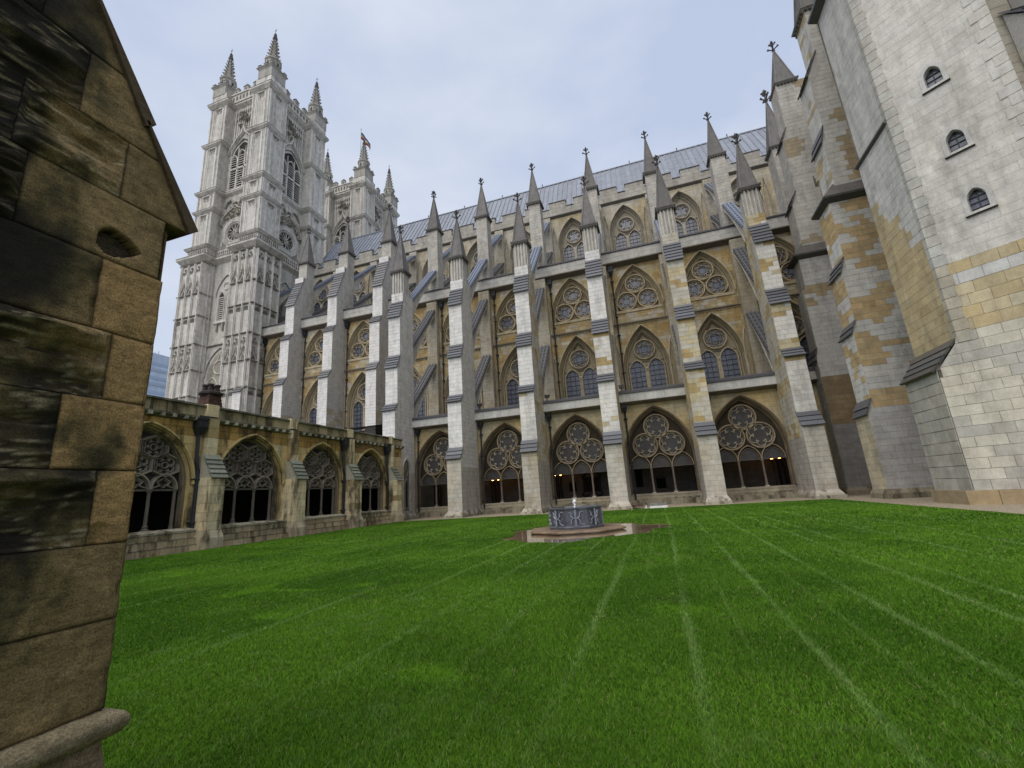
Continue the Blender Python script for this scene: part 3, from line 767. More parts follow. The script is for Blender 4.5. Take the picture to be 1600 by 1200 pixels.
LEADC = (.095, .098, .11)
def front_pier(i, x):
    root = None; F = Fr(x, 0, 0)
    hw = .57
    W = lambda y: -y
    kinds = {
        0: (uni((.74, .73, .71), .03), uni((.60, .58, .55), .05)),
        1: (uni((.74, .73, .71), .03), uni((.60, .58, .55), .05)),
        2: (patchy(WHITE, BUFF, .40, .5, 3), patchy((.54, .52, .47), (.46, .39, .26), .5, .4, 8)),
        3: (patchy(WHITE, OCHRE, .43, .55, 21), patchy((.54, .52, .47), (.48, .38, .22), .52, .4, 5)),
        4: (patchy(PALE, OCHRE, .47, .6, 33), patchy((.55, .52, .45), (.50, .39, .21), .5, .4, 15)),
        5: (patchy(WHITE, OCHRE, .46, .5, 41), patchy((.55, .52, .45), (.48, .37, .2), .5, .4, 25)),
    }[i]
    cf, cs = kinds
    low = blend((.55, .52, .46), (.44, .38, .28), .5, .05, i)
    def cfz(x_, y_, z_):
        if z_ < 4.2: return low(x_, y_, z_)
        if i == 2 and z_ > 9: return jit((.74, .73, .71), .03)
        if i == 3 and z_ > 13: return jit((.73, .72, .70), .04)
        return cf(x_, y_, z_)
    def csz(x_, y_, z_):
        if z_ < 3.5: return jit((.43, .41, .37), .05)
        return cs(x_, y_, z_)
    mb = MB(); st_root = link('buttress', bpy.data.meshes.new('buttress'), nave)
    em = Emit(st_root, M_ST, 95 if i >= 3 else 0)
    segs = [(.5, 4.23, 30.2), (4.23, 8.64, 30.62), (8.64, 12.35, 31.0), (12.35, 17.05, 31.42)]
    for z0, z1, yf in segs:
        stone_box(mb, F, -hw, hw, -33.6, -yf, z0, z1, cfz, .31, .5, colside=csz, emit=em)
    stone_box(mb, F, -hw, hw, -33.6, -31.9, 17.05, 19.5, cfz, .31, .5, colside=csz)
    tmp = mb.build('buttress', M_CLEAN if i < 2 else M_ST); me_ = tmp.data; bpy.data.objects.remove(tmp); root = st_root; root.data = me_
    mb = MB(F)
    mb.box(-hw-.2, hw+.2, -33.7, -29.72, 0, .22, (.40, .37, .30)); mb.frust(-hw-.13, hw+.13, -33.7, -29.84, .22, -hw-.1, hw+.1, -33.7, -29.9, .34, (.42, .39, .32)); mb.frust(-hw-.09, hw+.09, -33.7, -29.95, .34, -hw-.005, hw+.005, -33.6, -30.15, .52, (.45, .42, .36))
    mb.build('plinth', M_OLD, root)
    for (ob, ot, zb, zt, n) in ((30.1, 30.66, 4.23, 5.12, 3), (30.5, 31.05, 8.6, 9.25, 3), (30.88, 31.46, 12.3, 13.55, 5), (31.3, 31.97, 17.0, 18.75, 6)):
        mb = MB(F)
        mb.prism_u([(-33.2, zb), (-ob-.04, zb), (-ot, zt-.03), (-33.2, zt-.03)], -hw+.01, hw-.01, (.4, .38, .35))
        mb.slope(-hw, hw, -ob, -ot, zb, zt, n, LEADC); mb.build('slate_cap', M_SLATE, root)
    # fluted shaft
    mb = MB(F); s = .50
    stone_box(mb, F, -s, s, -33.0, -32.0, 19.5 if False else 18.6, 21.6, uni((.50, .48, .43), .05), .5, .5)
    mb.fr(F)
    for k in range(4):
        t = -s+.12+k*(2*s-.24)/3
        mb.box(t-.06, t+.06, -32.0, -31.9, 18.7, 21.55, (.56, .54, .50))
        y = 32.12+k*.76/3
        mb.box(s, s+.09, -y-.06, -y+.06, 18.7, 21.55, (.56, .54, .50)); mb.box(-s-.09, -s, -y-.06, -y+.06, 18.7, 21.55, (.56, .54, .50))
    mb.build('fluted_shaft', M_ST, root)
    mb = MB(F); mb.prism_u([(-33.6, 19.5), (-33.6, 19.62), (-32.9, 21.0), (-32.9, 19.5)], -.45, .45, GREY); mb.build('rear_slope', M_ST, root)
    pinnacle(root, x, 32.5, 21.6, .6, 25.9, .9)
    return root
def flyer(x, pts, th, lead, colr, nstrips=3, hw=.34, name='flying_buttress'):
    """pts: (y,z) top line start and end; the underside is a curved quarter arch"""
    (ya, za), (yb, zb) = pts; F = Fr(x, 0, 0); n = 9
    top = [(ya+(yb-ya)*i/n, za+(zb-za)*i/n) for i in range(n+1)]
    und = []
    for i in range(n+1):
        t = i/n; und.append((ya+(yb-ya)*t, za-th-1.3*(1-t)**2.2*1.1+(zb-za)*t+ .35*math.sin(math.pi*t)*.9))
    mb = MB(F)
    for i in range(n):
        (y0, z0), (y1, z1) = top[i], top[i+1]; (Y0, Z0), (Y1, Z1) = und[i], und[i+1]
        c = colr(x, y0, z0)
        for u in (-hw, hw): mb.add([(u, -y0, z0), (u, -y1, z1), (u, -Y1, Z1), (u, -Y0, Z0)], [(0, 1, 2, 3)], c)
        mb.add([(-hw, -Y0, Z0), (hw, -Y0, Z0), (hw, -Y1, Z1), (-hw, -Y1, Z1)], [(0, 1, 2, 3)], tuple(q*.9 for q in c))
    for u in (-hw, hw):
        s = 1 if u > 0 else -1
        for i in range(n):
            (Y0, Z0), (Y1, Z1) = und[i], und[i+1]
            mb.add([(u, -Y0, Z0), (u+s*.06, -Y0, Z0), (u+s*.06, -Y1, Z1), (u, -Y1, Z1), (u, -Y0, Z0+.12), (u+s*.06, -Y0, Z0+.12), (u+s*.06, -Y1, Z1+.12), (u, -Y1, Z1+.12)], [(0, 1, 2, 3), (1, 5, 6, 2), (4, 5, 6, 7)], (.5, .48, .43))
    r = mb.build(name, M_ST, nave)
    mb = MB(F); cw = hw+.1
    L = math.hypot(yb-ya, zb-za); nx, nzv = -(zb-za)/L, (yb-ya)/L
    def P(t, o): return (-(ya+(yb-ya)*t)-nx*o*1.0*1, za+(zb-za)*t+nzv*o)
    a0, a1, b0, b1 = P(0, 0), P(0, .16), P(1, 0), P(1, .16)
    mb.prism_u([a0, a1, b1, b0], -cw, cw, lead)
    for k in range(nstrips):
        u = -cw+(k+.5)*2*cw/nstrips
        c0, c1, d0, d1 = P(0, .15), P(0, .22), P(1, .22), P(1, .15)
        mb.prism_u([c0, c1, d0, d1], u-.05, u+.05, tuple(q*1.4 for q in lead))
    m = int(L/.55)
    for k in range(1, m):
        c0, c1, d0, d1 = P(k/m, .15), P(k/m, .185), P(k/m+.02, .185), P(k/m+.02, .15)
        mb.prism_u([c0, c1, d0, d1], -cw-.01, cw+.01, tuple(q*.6 for q in lead))
    mb.build('lead_cap', M_SLATE, r)
    return r
BLUE = (.135, .158, .21)
gcol = blend((.46, .44, .39), (.52, .50, .45), .6)
for i, x in enumerate(FRONT):
    front_pier(i, x)
    flyer(x, ((33.6, 9.1), (38.95, 15.0)), .55, (.10, .10, .105), gcol)
    flyer(x, ((33.6, 14.5), (38.95, 20.85)), .55, (.10, .10, .105), gcol)
    flyer(x, ((33.1, 18.55), (38.95, 25.0)), .6, BLUE, gcol)
for i, x in enumerate(REAR):
    F = Fr(x, 0, 0); mb = MB()
    stone_box(mb, F, -.6, .6, -40.15, -38.95, 21.3, 30.1, blend((.47, .45, .41), (.54, .52, .47), .5), .32, .5)
    r = mb.build('upper_pier', M_ST, nave); mb = MB()
    stone_box(mb, F, -.55, .55, -39, -38.35, 8.2, 21.3, blend((.46, .40, .29), (.50, .46, .38), .5), .31, .5); mb.build('pilaster', M_ST, r)
    mb = MB(); stone_box(mb, F, -.5, .5, -45.2, -44.75, 23.4, 32.0, blend((.47, .43, .34), (.52, .49, .43), .5), .31, .5); mb.build('clerestory_pilaster', M_ST, r)
    pinnacle(r, x, 39.56, 30.1, .64, 34.6, .9)
    flyer(x, ((40.15, 26.9), (44.9, 31.4)), .5, BLUE if i < 7 else (.13, .14, .16), gcol)
    flyer(x, ((40.15, 23.4), (44.9, 27.6)), .5, (.10, .10, .105), gcol)
# leaning spirelet beside the transept
mb = MB(); F = Fr(14.0, 39.56, 0)
stone_box(mb, F, -.75, .75, -.8, .8, 22, 29.3, blend((.46, .44, .40), (.52, .5, .46), .5)); r = mb.build('upper_pier', M_ST, nave)
pinnacle(r, 14.0, 39.56, 29.3, .8, 34.8, 1.25)
# west piers that come down to the ground
for i, x in enumerate([X0+k*B for k in range(-5, -1)]):
    F = Fr(x, 0, 0); mb = MB(); cf = uni((.74, .73, .71), .03)
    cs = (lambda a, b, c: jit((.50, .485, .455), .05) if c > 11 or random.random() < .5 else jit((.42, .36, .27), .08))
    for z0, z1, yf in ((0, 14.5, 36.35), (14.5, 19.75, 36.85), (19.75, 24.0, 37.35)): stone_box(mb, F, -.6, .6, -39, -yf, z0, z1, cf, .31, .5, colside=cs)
    stone_box(mb, F, -.6, .6, -39.2, -38.45, 24.0, 28.0, cf, .31, .5, colside=cs)
    r = mb.build('buttress', M_CLEAN, nave)
    for (ob, ot, zb, zt, n) in ((36.28, 36.85, 14.4, 15.3, 3), (36.78, 37.35, 19.65, 20.5, 4), (37.25, 38.7, 23.95, 27.9, 11)):
        mb = MB(F); mb.prism_u([(-39, zb), (-ob-.03, zb), (-ot, zt-.03), (-39, zt-.03)], -.58, .58, (.45, .43, .4)); mb.slope(-.6, .6, -ob, -ot, zb, zt, n, (.125, .125, .13)); mb.build('slate_cap', M_SLATE, r)
# pipes
for x in FRONT[:5]: pipe(nave, x+.84, YW-.02, .1, 6.85)
for x in REAR: pipe(nave, x+.92, YA-.02, 8.4, 20.5)

# ------------------------------------------------------------ west towers
TC = (.62, .60, .55)
def tower(name, label, cx, cy):
    root = thing(name, label, 'tower', (cx, cy, 0))
    Fs = [Fr(0, 0, a) for a in (0, 90, 180, 270)]
    tcol = blend((.58, .56, .51), (.66, .64, .60), .25, .05)
    dk = (.27, .26, .23); rb = (.70, .68, .64)
    def stage(z0, z1, o, bw, wp, cols=tcol):
        mb = MB()
        mb.box(-wp, wp, -wp, wp, z0, z1, TC)
        for sx in (-1, 1):
            for sy in (-1, 1):
                a, b = sorted((sx*o, sx*(o-bw))); c, d = sorted((sy*o, sy*(o-bw)))
                mb.box(a, b, c, d, z0, z1, tcol(sx, sy, z0))
        return mb
    def around(o, bw, wp, z0, z1, pr, col=TC):
        """moulding that follows the corner buttresses and the wall between, one object per length"""
        for fi, F in enumerate(Fs):
            G = Fr(F.ox, F.oy, F.ang, .006*(fi % 2)); e_ = .004*(fi % 2)
            for s in (-1, 1):
                mb = MB(G); a, b = sorted((s*(o+pr+e_), s*(o-bw-pr)))
                mb.frust(a+pr*.7, b-pr*.7, wp-.1, o+.02, z0, a, b, wp-.1, o+pr+e_, z0+(z1-z0)*.6, col); mb.box(a, b, wp-.1, o+pr+e_, z0+(z1-z0)*.6, z1-.06, col)
                mb.box(a-.03, b+.03, wp-.1, o+pr+.03+e_, z1-.06, z1, dk); mb.build('cornice', M_TOW, root)
            mb = MB(G); mb.prism_u([(wp, z0), (wp+pr, z0+(z1-z0)*.6), (wp+pr, z1-.05), (wp, z1-.05)], -(o-bw), o-bw, col); mb.prism_u([(wp, z1-.06), (wp+pr+.03, z1-.06), (wp+pr+.03, z1), (wp, z1)], -(o-bw), o-bw, dk)
            mb.build('cornice', M_TOW, root)
    # lower storeys
    o, bw, wp = 6.1, 3.75, 4.55
    st = stage(0, 33.2, o, bw, wp); st.build('lower_storeys', M_TOW, root)
    mb = MB()
    for F in Fs:
        mb.fr(F)
        for s in (-1, 1):
            e0, e1 = (o-bw, o) if s > 0 else (-o, -(o-bw))
            for k in range(4):
                t = e0+.16+k*(bw-.32)/3
                mb.box(t-.13, t+.13, o, o+.14, 0, 32.6, rb); mb.box(t-.05, t+.05, o+.14, o+.24, 0, 32.4, rb)
            # inner return of the buttress
            for kk in range(2): 
                wv = wp+.25+kk*.45; uu = (o-bw) if s > 0 else -(o-bw)
                mb.box(uu-.1, uu+.1, wv-.05, wv+.05, 0, 32.5, rb)
    mb.build('panel_rib', M_TOW, root, kind='stuff')
    mb = MB()
    for z in (15.0, 18.2, 21.5, 25.2, 28.2, 32.5): 
        for F in Fs:
            mb.fr(F)
            for s in (-1, 1):
                a, b = (o-bw-.08, o+.2) if s > 0 else (-o-.2, -(o-bw)+.08)
                mb.prism_u([(o-.05, z-.14), (o+.22, z), (o+.22, z+.07), (o-.05, z+.14)], a, b, (.30, .285, .25))
                uu = s*(o-bw-.08); a2, b2 = sorted((uu, uu+s*.1)); mb.box(a2, b2, wp, o, z-.08, z+.08, (.3, .285, .25))
            if z in (21.5,): mb.prism_u([(wp, z-.14), (wp+.2, z), (wp+.2, z+.07), (wp, z+.14)], -(o-bw), o-bw, (.30, .285, .25))
    mb.build('string_course', M_TOW, root, kind='stuff')
    # carved panel heads
    mb = MB(); hc = (.42, .40, .36); hd = (.16, .15, .13)
    for F in Fs[:2]:
        mb.fr(F)
        for s in (-1, 1):
            e0 = (o-bw) if s > 0 else -o
            for k in range(3):
                c = e0+.16+(k+.5)*(bw-.32)/3; hwid = (bw-.32)/6-.08
                for zt, zb in ((21.2, 18.3), (32.2, 28.3)):
                    mb.sweep([(c-hwid, zb+.05), (c-hwid*.9, zb+.4), (c-hwid*.4, zb+.8), (c-.05, zb+1.5), (c+.05, zb+1.5), (c+hwid*.4, zb+.8), (c+hwid*.9, zb+.4), (c+hwid, zb+.05)], .10, o-.02, o+.13, False, hc)
                    mb.tube([(c, o+.1, zb+1.45), (c, o+.12, zb+2.3)], [.05, .03], 5, hc)
                    for q in range(3):
                        zz = zb+.75+q*.35; 
                        for d in (-1, 1): mb.tube([(c+d*(hwid*.35-q*.05), o+.05, zz), (c+d*(hwid*.75-q*.08), o+.16, zz+.14)], [.07, .05], 4, (.36, .34, .3))
                    mb.poly([(c-hwid*.62, zb+.12), (c+hwid*.62, zb+.12), (c, zb+.75)], o+.02, hd)
                    for q in (-1, 1):
                        mb.sweep(circ(c+q*hwid*.45, zt-.75, hwid*.36, 8), .05, o, o+.09, True, hc); mb.poly(circ(c+q*hwid*.45, zt-.75, hwid*.24, 6), o+.015, hd)
                    mb.sweep(circ(c, zt-.32, hwid*.33, 8), .05, o, o+.09, True, hc); mb.poly(circ(c, zt-.32, hwid*.22, 6), o+.015, hd)
                for zt in (14.8, 25.0):
                    mb.sweep(arch(hwid, zt-.65, zt-.1, 5, c), .08, o-.02, o+.12, False, hc); mb.poly(arch(hwid*.75, zt-.6, zt-.2, 4, c, zt-.62), o+.012, hd)
    mb.build('carved_panel_head', M_TOW, root, kind='stuff')
    # windows of the lower storeys
    for F in Fs[:2]:
        mb = MB(F)
        orders(mb, 1.35, 28.0, 30.5, 24.6, [TC, (.42, .40, .37)], depth=.3, n=8); mb.F = F
        for p in range(len(mb.v)): pass
        mb2 = MB(Fr(*F(0, wp, 0)[:2], F.ang))
        orders(mb2, 1.35, 28.0, 30.5, 24.6, [TC, (.42, .40, .37)], depth=.25, n=8)
        for c in (-.68, .68): mb2.sweep(arch(.52, 27.6, 28.7, 6, c, 24.6), .14, 0, .12, False, rb)
        mb2.sweep(circ(0, 29.3, .5, 12), .12, 0, .12, True, rb); mb2.box(-1.5, 1.5, 0, .3, 24.3, 24.6, rb)
        for c in (-.95, 0, .95): mb2.box(c-.1, c+.1, 0, .25, 23.3, 24.3, (.36, .34, .3))
        wn = mb2.build('window', M_TOW, root)
        lv = MB(mb2.F); 
        for c in (-.68, .68):
            lv.poly(arch(.46, 27.6, 28.5, 6, c, 24.7), .012, (.02, .02, .02))
            for j in range(12): lv.prism_u([(.02, 24.85+j*.27), (.13, 24.75+j*.27), (.13, 24.80+j*.27), (.02, 24.95+j*.27)], c-.44, c+.44, (.62, .61, .58))
        lv.build('louvre', M_TOW, wn, kind='stuff')
        mb3 = MB(mb2.F)
        orders(mb3, 1.9, 17.6, 20.7, 12, [TC, (.42, .40, .37), TC], depth=.3, n=10)
        mb3.poly(arch(1.85, 17.6, 20.6, 10, 0, 12), .01, (.36, .335, .28))
        mb3.sweep(circ(0, 18.6, .85, 16), .14, 0, .12, True, rb)
        for c in (-.95, .95): mb3.sweep(arch(.85, 16.2, 17.4, 8, c, 12), .13, 0, .12, False, rb)
        mb3.sweep([(-1.2, 19.0), (-.3, 19.5), (0, 20.4)], .1, 0, .1, False, rb); mb3.sweep([(1.2, 19.0), (.3, 19.5), (0, 20.4)], .1, 0, .1, False, rb)
        mb3.build('blind_window', M_TOW, root)
    # gallery: cornice and balustrade
    around(6.1, 3.75, 4.55, 32.7, 33.5, .55)
    around(5.95, 3.5, 4.45, 34.75, 35.1, .22)
    mb = stage(33.2, 34.8, 5.85, 3.4, 4.6)
    for F in Fs[:2]:
        mb.fr(F)
        for s in (-1, 1):
            a = (5.85-3.4) if s > 0 else -5.85
            for k in range(9):
                c = a+.42+k*.32; mb.poly([(c-.07, 33.75), (c+.07, 33.75), (c+.07, 34.45), (c, 34.6), (c-.07, 34.45)], 5.862, (.09, .085, .075)); mb.lathe(c+.16, 5.9, [(.05, 33.7), (.08, 34.0), (.04, 34.3), (.06, 34.65)], 6, rb)
        for k in range(13):
            c = -2.2+k*.36; mb.poly([(c-.08, 33.75), (c+.08, 33.75), (c+.08, 34.5), (c-.08, 34.5)], 4.612, (.09, .085, .075)); mb.lathe(c+.18, 4.65, [(.05, 33.7), (.08, 34.0), (.04, 34.3), (.06, 34.65)], 6, rb)
    mb.build('balustrade', M_TOW, root, kind='stuff')
    # upper storeys
    mb = stage(34.8, 40.4, 5.6, 3.05, 4.15); mb.build('clock_storey', M_TOW, root)
    mb = stage(40.4, 43.4, 5.55, 3.05, 4.15); mb.build('carved_storey', M_TOW, root)
    mb = stage(43.4, 51.2, 5.5, 3.0, 4.15); mb.build('belfry_storey', M_TOW, root)
    mb = stage(51.2, 58.2, 5.3, 2.95, 4.1); mb.build('top_storey', M_TOW, root)
    around(5.6, 3.05, 4.15, 40.2, 40.65, .3); around(5.55, 3.05, 4.15, 43.1, 43.65, .35); around(5.3, 2.95, 4.1, 57.6, 58.4, .42)
    for fi, F in enumerate(Fs):
        for s in (-1, 1):
            mb = MB(Fr(0, 0, F.ang, .006*(fi % 2)))
            a, b = sorted((s*(5.5+.3+.004*(fi % 2)), s*(5.5-3.0-.3))); mb.frust(a+.22, b-.22, 4.1, 5.52, 50.8, a, b, 4.1, 5.8+.004*(fi % 2), 51.1, TC); mb.box(a, b, 4.1, 5.8+.004*(fi % 2), 51.1, 51.28, TC); mb.box(a-.03, b+.03, 4.1, 5.83+.004*(fi % 2), 51.28, 51.36, dk); mb.build('cornice', M_TOW, root)
    # sunk panels on buttresses
    mb = MB()
    for F in Fs:
        mb.fr(F)
        for (o2, b2, z0, z1) in ((5.6, 3.05, 35.3, 40.0), (5.55, 3.05, 40.9, 42.9), (5.5, 3.0, 43.9, 50.6), (5.3, 2.95, 51.7, 57.4)):
            for s in (-1, 1):
                c = s*(o2-b2/2)
                for d in (-1, 1):
                    for q, wq in ((.82, .10), (.62, .06)): mb.box(c+d*q-.07, c+d*q+.07, o2, o2+wq, z0, z1, rb)
                    mb.box(c+d*(b2/2-.1)-.08, c+d*(b2/2-.1)+.08, o2, o2+.12, z0-.2, z1+.1, rb)
                    uu = s*(o2-b2)
                mb.box(c-.9, c+.9, o2, o2+.1, z1-.1, z1+.03, rb)
                mb.poly([(c-.5, z1-.15), (c-.5, z1-.5), (c-.25, z1-.8), (0+c, z1-.55), (c+.25, z1-.8), (c+.5, z1-.5), (c+.5, z1-.15)], o2+.012, (.22, .21, .185))
                mb.sweep([(c-.5, z1-.45), (c-.25, z1-.85), (c, z1-.55), (c+.25, z1-.85), (c+.5, z1-.45)], .08, o2, o2+.08, False, rb)
                wb = 4.12
                mb.box(s*(o2-b2-.45)-.06, s*(o2-b2-.45)+.06, wb, wb+.14, z0, z1, rb)
    mb.build('panel_rib', M_TOW, root, kind='stuff')
    for F in Fs[:2]:
        G = Fr(*F(0, 4.16, 0)[:2], F.ang)
        # wheel medallion
        mb = MB(G); mb.lathe
        mb.sweep(circ(0, 37.2, 1.8, 32), .85, 0, .26, True, (.55, .54, .51), .75); mb.sweep(circ(0, 37.2, 1.32, 32), .16, 0, .2, True, rb)
        mb.poly(circ(0, 37.2, 1.3, 28), .015, (.03, .03, .03)); md = mb.build('round_window', M_TOW, root)
        mb = MB(G)
        for k in range(12):
            a = k*math.pi/6; mb.sweep([(.2*math.cos(a), 37.2+.2*math.sin(a)), (.95*math.cos(a), 37.2+.95*math.sin(a))], .08, .02, .14, False, rb)
            mb.sweep([(.95*math.cos(a), 37.2+.95*math.sin(a)), (1.2*math.cos(a-.12), 37.2+1.2*math.sin(a-.12)), (1.28*math.cos(a-.26), 37.2+1.28*math.sin(a-.26))], .06, .02, .12, False, rb)
            mb.sweep([(.95*math.cos(a), 37.2+.95*math.sin(a)), (1.2*math.cos(a+.12), 37.2+1.2*math.sin(a+.12)), (1.28*math.cos(a+.26), 37.2+1.28*math.sin(a+.26))], .06, .02, .12, False, rb)
        mb.sweep(circ(0, 37.2, .2, 10), .1, .02, .16, True, rb); mb.build('wheel_tracery', M_TOW, md)
        # carved scrollwork
        mb = MB(G); rr = random.Random(5)
        for k in range(30):
            a = rr.uniform(.15, math.pi-.15); q = rr.uniform(2.1, 3.4); u, z = q*.72*math.cos(a), 38.3+q*.72*math.sin(a)+rr.uniform(-.1, .5)
            if abs(u) > 2.35: continue
            tt = rr.uniform(0, 6.28); n = 7; rs = rr.uniform(.2, .42)
            mb.tube([(u+rs*(1-i/n*.7)*math.cos(tt+i*.75), .1+.08*(i % 2)+rr.uniform(0, .2), z+rs*(1-i/n*.7)*math.sin(tt+i*.75)) for i in range(n)], [.13*(1-i/n*.4) for i in range(n)], 5, jit((.38, .36, .31), .3))
        for d in (-1, 1): mb.sweep([(d*2.3, 38.6), (d*2.1, 39.6), (d*1.3, 40.3), (d*.5, 40.7), (0, 41.2)], .28, 0, .45, False, (.48, .46, .42))
        mb.sweep(circ(0, 41.2, .5, 10), .25, 0, .4, True, (.42, .40, .36))
        for d in (-1, 1): mb.sweep([(d*.4, 41.4), (d*1.0, 42.3), (d*1.7, 42.0), (d*2.1, 41.2)], .2, 0, .3, False, (.36, .34, .3))
        mb.build('carved_scrollwork', M_TOW, root, kind='stuff')
        # belfry window
        mb = MB(G); orders(mb, 1.9, 48.6, 51.6, 43.9, [(.52, .51, .48), (.45, .43, .40), (.5, .49, .46)], depth=.3, n=10)
        mb.sweep([(-2.5, 49.9), (-2.0, 50.9), (-1.1, 52.2), (-.3, 52.9), (0, 53.9), (.3, 52.9), (1.1, 52.2), (2.0, 50.9), (2.5, 49.9)], .26, 0, .35, False, rb)
        mb.poly(arch(1.85, 48.6, 51.5, 10, 0, 43.9), .012, (.03, .03, .03))
        for c in (-1.25, 0, 1.25): mb.sweep(arch(.58, 48.5 if c else 49.2, 49.5 if c else 50.1, 6, c, 43.9), .17, 0, .22, False, rb)
        for c in (-.62, .62): mb.sweep([(c, 49.3), (c, 50.6)], .12, 0, .18, False, rb)
        mb.box(-1.85, 1.85, 0, .22, 47.1, 47.35, rb); mb.box(-2.1, 2.1, 0, .3, 43.6, 43.9, rb)
        bw_ = mb.build('belfry_window', M_TOW, root)
        lv = MB(G)
        for c in (-1.25, 0, 1.25):
            for j in range(15):
                z = 44.1+j*.36
                if abs(z-47.2) < .25: continue
                lv.prism_u([(.02, z+.12), (.20, z), (.20, z+.09), (.02, z+.21)], c-.5, c+.5, (.62, .61, .58))
        lv.build('louvre', M_TOW, bw_, kind='stuff')
        # tracery carving above the window
        mb = MB(G)
        for k in range(12):
            u = -2.2+k*.4; z0 = 53.4-abs(u)*1.3+.7
            mb.box(u-.04, u+.04, 0, .08, z0, 57.3, rb)
            for z in (56.9, 55.8): mb.sweep(arch(.18, z-.25, z+.1, 4, u+.2), .05, 0, .09, False, rb); mb.poly(arch(.13, z-.25, z+.02, 3, u+.2, z-.35), .012, (.15, .14, .12))
        rr = random.Random(8)
        for k in range(16):
            u, z = rr.uniform(-.9, .9), rr.uniform(53.4, 56.4); mb.tube([(u, .05, z), (u+rr.uniform(-.3, .3), .28, z+.2), (u+rr.uniform(-.4, .4), .08, z+.45)], [.12, .15, .07], 5, (.33, .31, .27))
        mb.build('carved_panel', M_TOW, root, kind='stuff')
    # parapet
    mb = stage(58.4, 59.9, 5.35, 2.7, 4.6)
    for F in Fs:
        mb.fr(F)
        for k in range(8):
            c = -2.2+k*.62; mb.poly([(c-.16, 58.75), (c+.16, 58.75), (c+.16, 59.3), (c, 59.55), (c-.16, 59.3)], 4.612, (.16, .15, .13))
        mb.box(-4.6, 4.6, 4.5, 4.72, 59.75, 59.95, rb)
        for k in range(3):
            c = -1.75+k*1.75
            mb.box(c-.42, c+.42, 4.35, 4.65, 59.9, 60.7, (.40, .385, .35)); mb.add([(c-.5, 4.3, 60.7), (c+.5, 4.3, 60.7), (c+.5, 4.7, 60.7), (c-.5, 4.7, 60.7), (c, 4.5, 61.25)], [(0, 1, 4), (1, 2, 4), (2, 3, 4), (3, 0, 4)], (.22, .21, .195))
            mb.poly([(c-.13, 60.1), (c+.13, 60.1), (c, 60.5)], 4.662, (.08, .08, .07))
    mb.build('parapet', M_TOW, root)
    for sx in (-1, 1):
        for sy in (-1, 1):
            px, py = sx*4.2, sy*4.2; mb = MB(Fr(px, py, 0))
            mb.box(-1.2, 1.2, -1.2, 1.2, 59.8, 61.4, (.45, .435, .40)); mb.frust(-1.2, 1.2, -1.2, 1.2, 61.2, -1.4, 1.4, -1.4, 1.4, 61.5, (.45, .435, .4)); mb.box(-1.42, 1.42, -1.42, 1.42, 61.5, 61.6, dk)
            for dx in (-1.05, 0, 1.05):
                for dy in (-1.05, 0, 1.05):
                    if dx or dy: mb.frust(dx-.26, dx+.26, dy-.26, dy+.26, 61.6, dx-.22, dx+.22, dy-.22, dy+.22, 62.05, (.36, .35, .32)); mb.frust(dx-.28, dx+.28, dy-.28, dy+.28, 62.05, dx-.03, dx+.03, dy-.03, dy+.03, 62.45, (.22, .21, .2))
            mb.lathe(0, 0, [(.98, 61.5), (.98, 63.2), (1.16, 63.4), (1.16, 63.55), (.8, 63.6)], 8, (.46, .45, .41), True, math.pi/8)
            for k in range(8):
                a = k*math.pi/4; H = MB(Fr(px, py, math.degrees(a)+90)); mb.fr(Fr(px, py, math.degrees(a)+90)); mb.poly([(-.17, 62.2), (.17, 62.2), (.17, 62.8), (0, 63.05), (-.17, 62.8)], .92, (.07, .065, .06))
            p = mb.build('turret', M_TOW, root); mb = MB(Fr(px, py, 0))
            mb.lathe(0, 0, [(.84, 63.5), (.1, 68.2)], 8, (.30, .29, .265), True, math.pi/8)
            for k in range(8):
                a = k*math.pi/4+math.pi/8
                for j in range(7):
                    t = (j+.5)/7; q = .84*(1-t)+.1*t; z = 63.6+t*4.4
                    mb.tube([(q*math.cos(a), q*math.sin(a), z), ((q+.2)*math.cos(a), (q+.2)*math.sin(a), z+.14)], [.10, .06], 4, (.22, .21, .19))
            mb.lathe(0, 0, [(.1, 67.6), (.26, 67.8), (.28, 68.2), (.18, 68.4), (.22, 68.6), (.03, 69.0)], 7, (.09, .085, .08)); mb.tube([(0, 0, 69), (0, 0, 69.9)], [.035, .015], 4, (.08, .08, .08))
            mb.box(-.2, .2, -.02, .02, 69.4, 69.46, (.08, .08, .08))
            mb.build('crocketed_spire', M_TOW, p)
    return root
tower('bell_tower', 'nearer pale gothic bell tower with louvred windows, left of the nave roof', -48.6, 42.85)
tower('bell_tower', 'farther pale gothic bell tower partly hidden behind the nearer one, flag above it', -48.9, 64.2)
fp = thing('flagpole', 'flagpole with drooping flag above the farther bell tower', 'flag', (-46.6, 61.5, 60))
mb = MB(Fr(0, 0, 0)); mb.tube([(0, 0, 0), (0, 0, 13.2)], [.09, .05], 6, (.5, .5, .5)); mb.lathe(0, 0, [(.02, 13.1), (.12, 13.25), (.02, 13.4)], 6, (.5, .4, .1)); mb.build('pole', M_SPIRE, fp)
mb = MB(); n = 12
for i in range(n):
    for j in range(3):
        def q(a, b): return (.1+a*.17+.15*math.sin(a*.9)*b*.3, .25*math.sin(a*.8+b), 12.6-a*.28-b*.55-.1*math.cos(a*1.1))
        mb.add([q(i, j), q(i+1, j), q(i+1, j+1), q(i, j+1)], [(0, 1, 2, 3)], ((.05, .07, .2), (.45, .40, .25), (.28, .05, .05))[j])
mb.build('flag', M_SPIRE, fp)
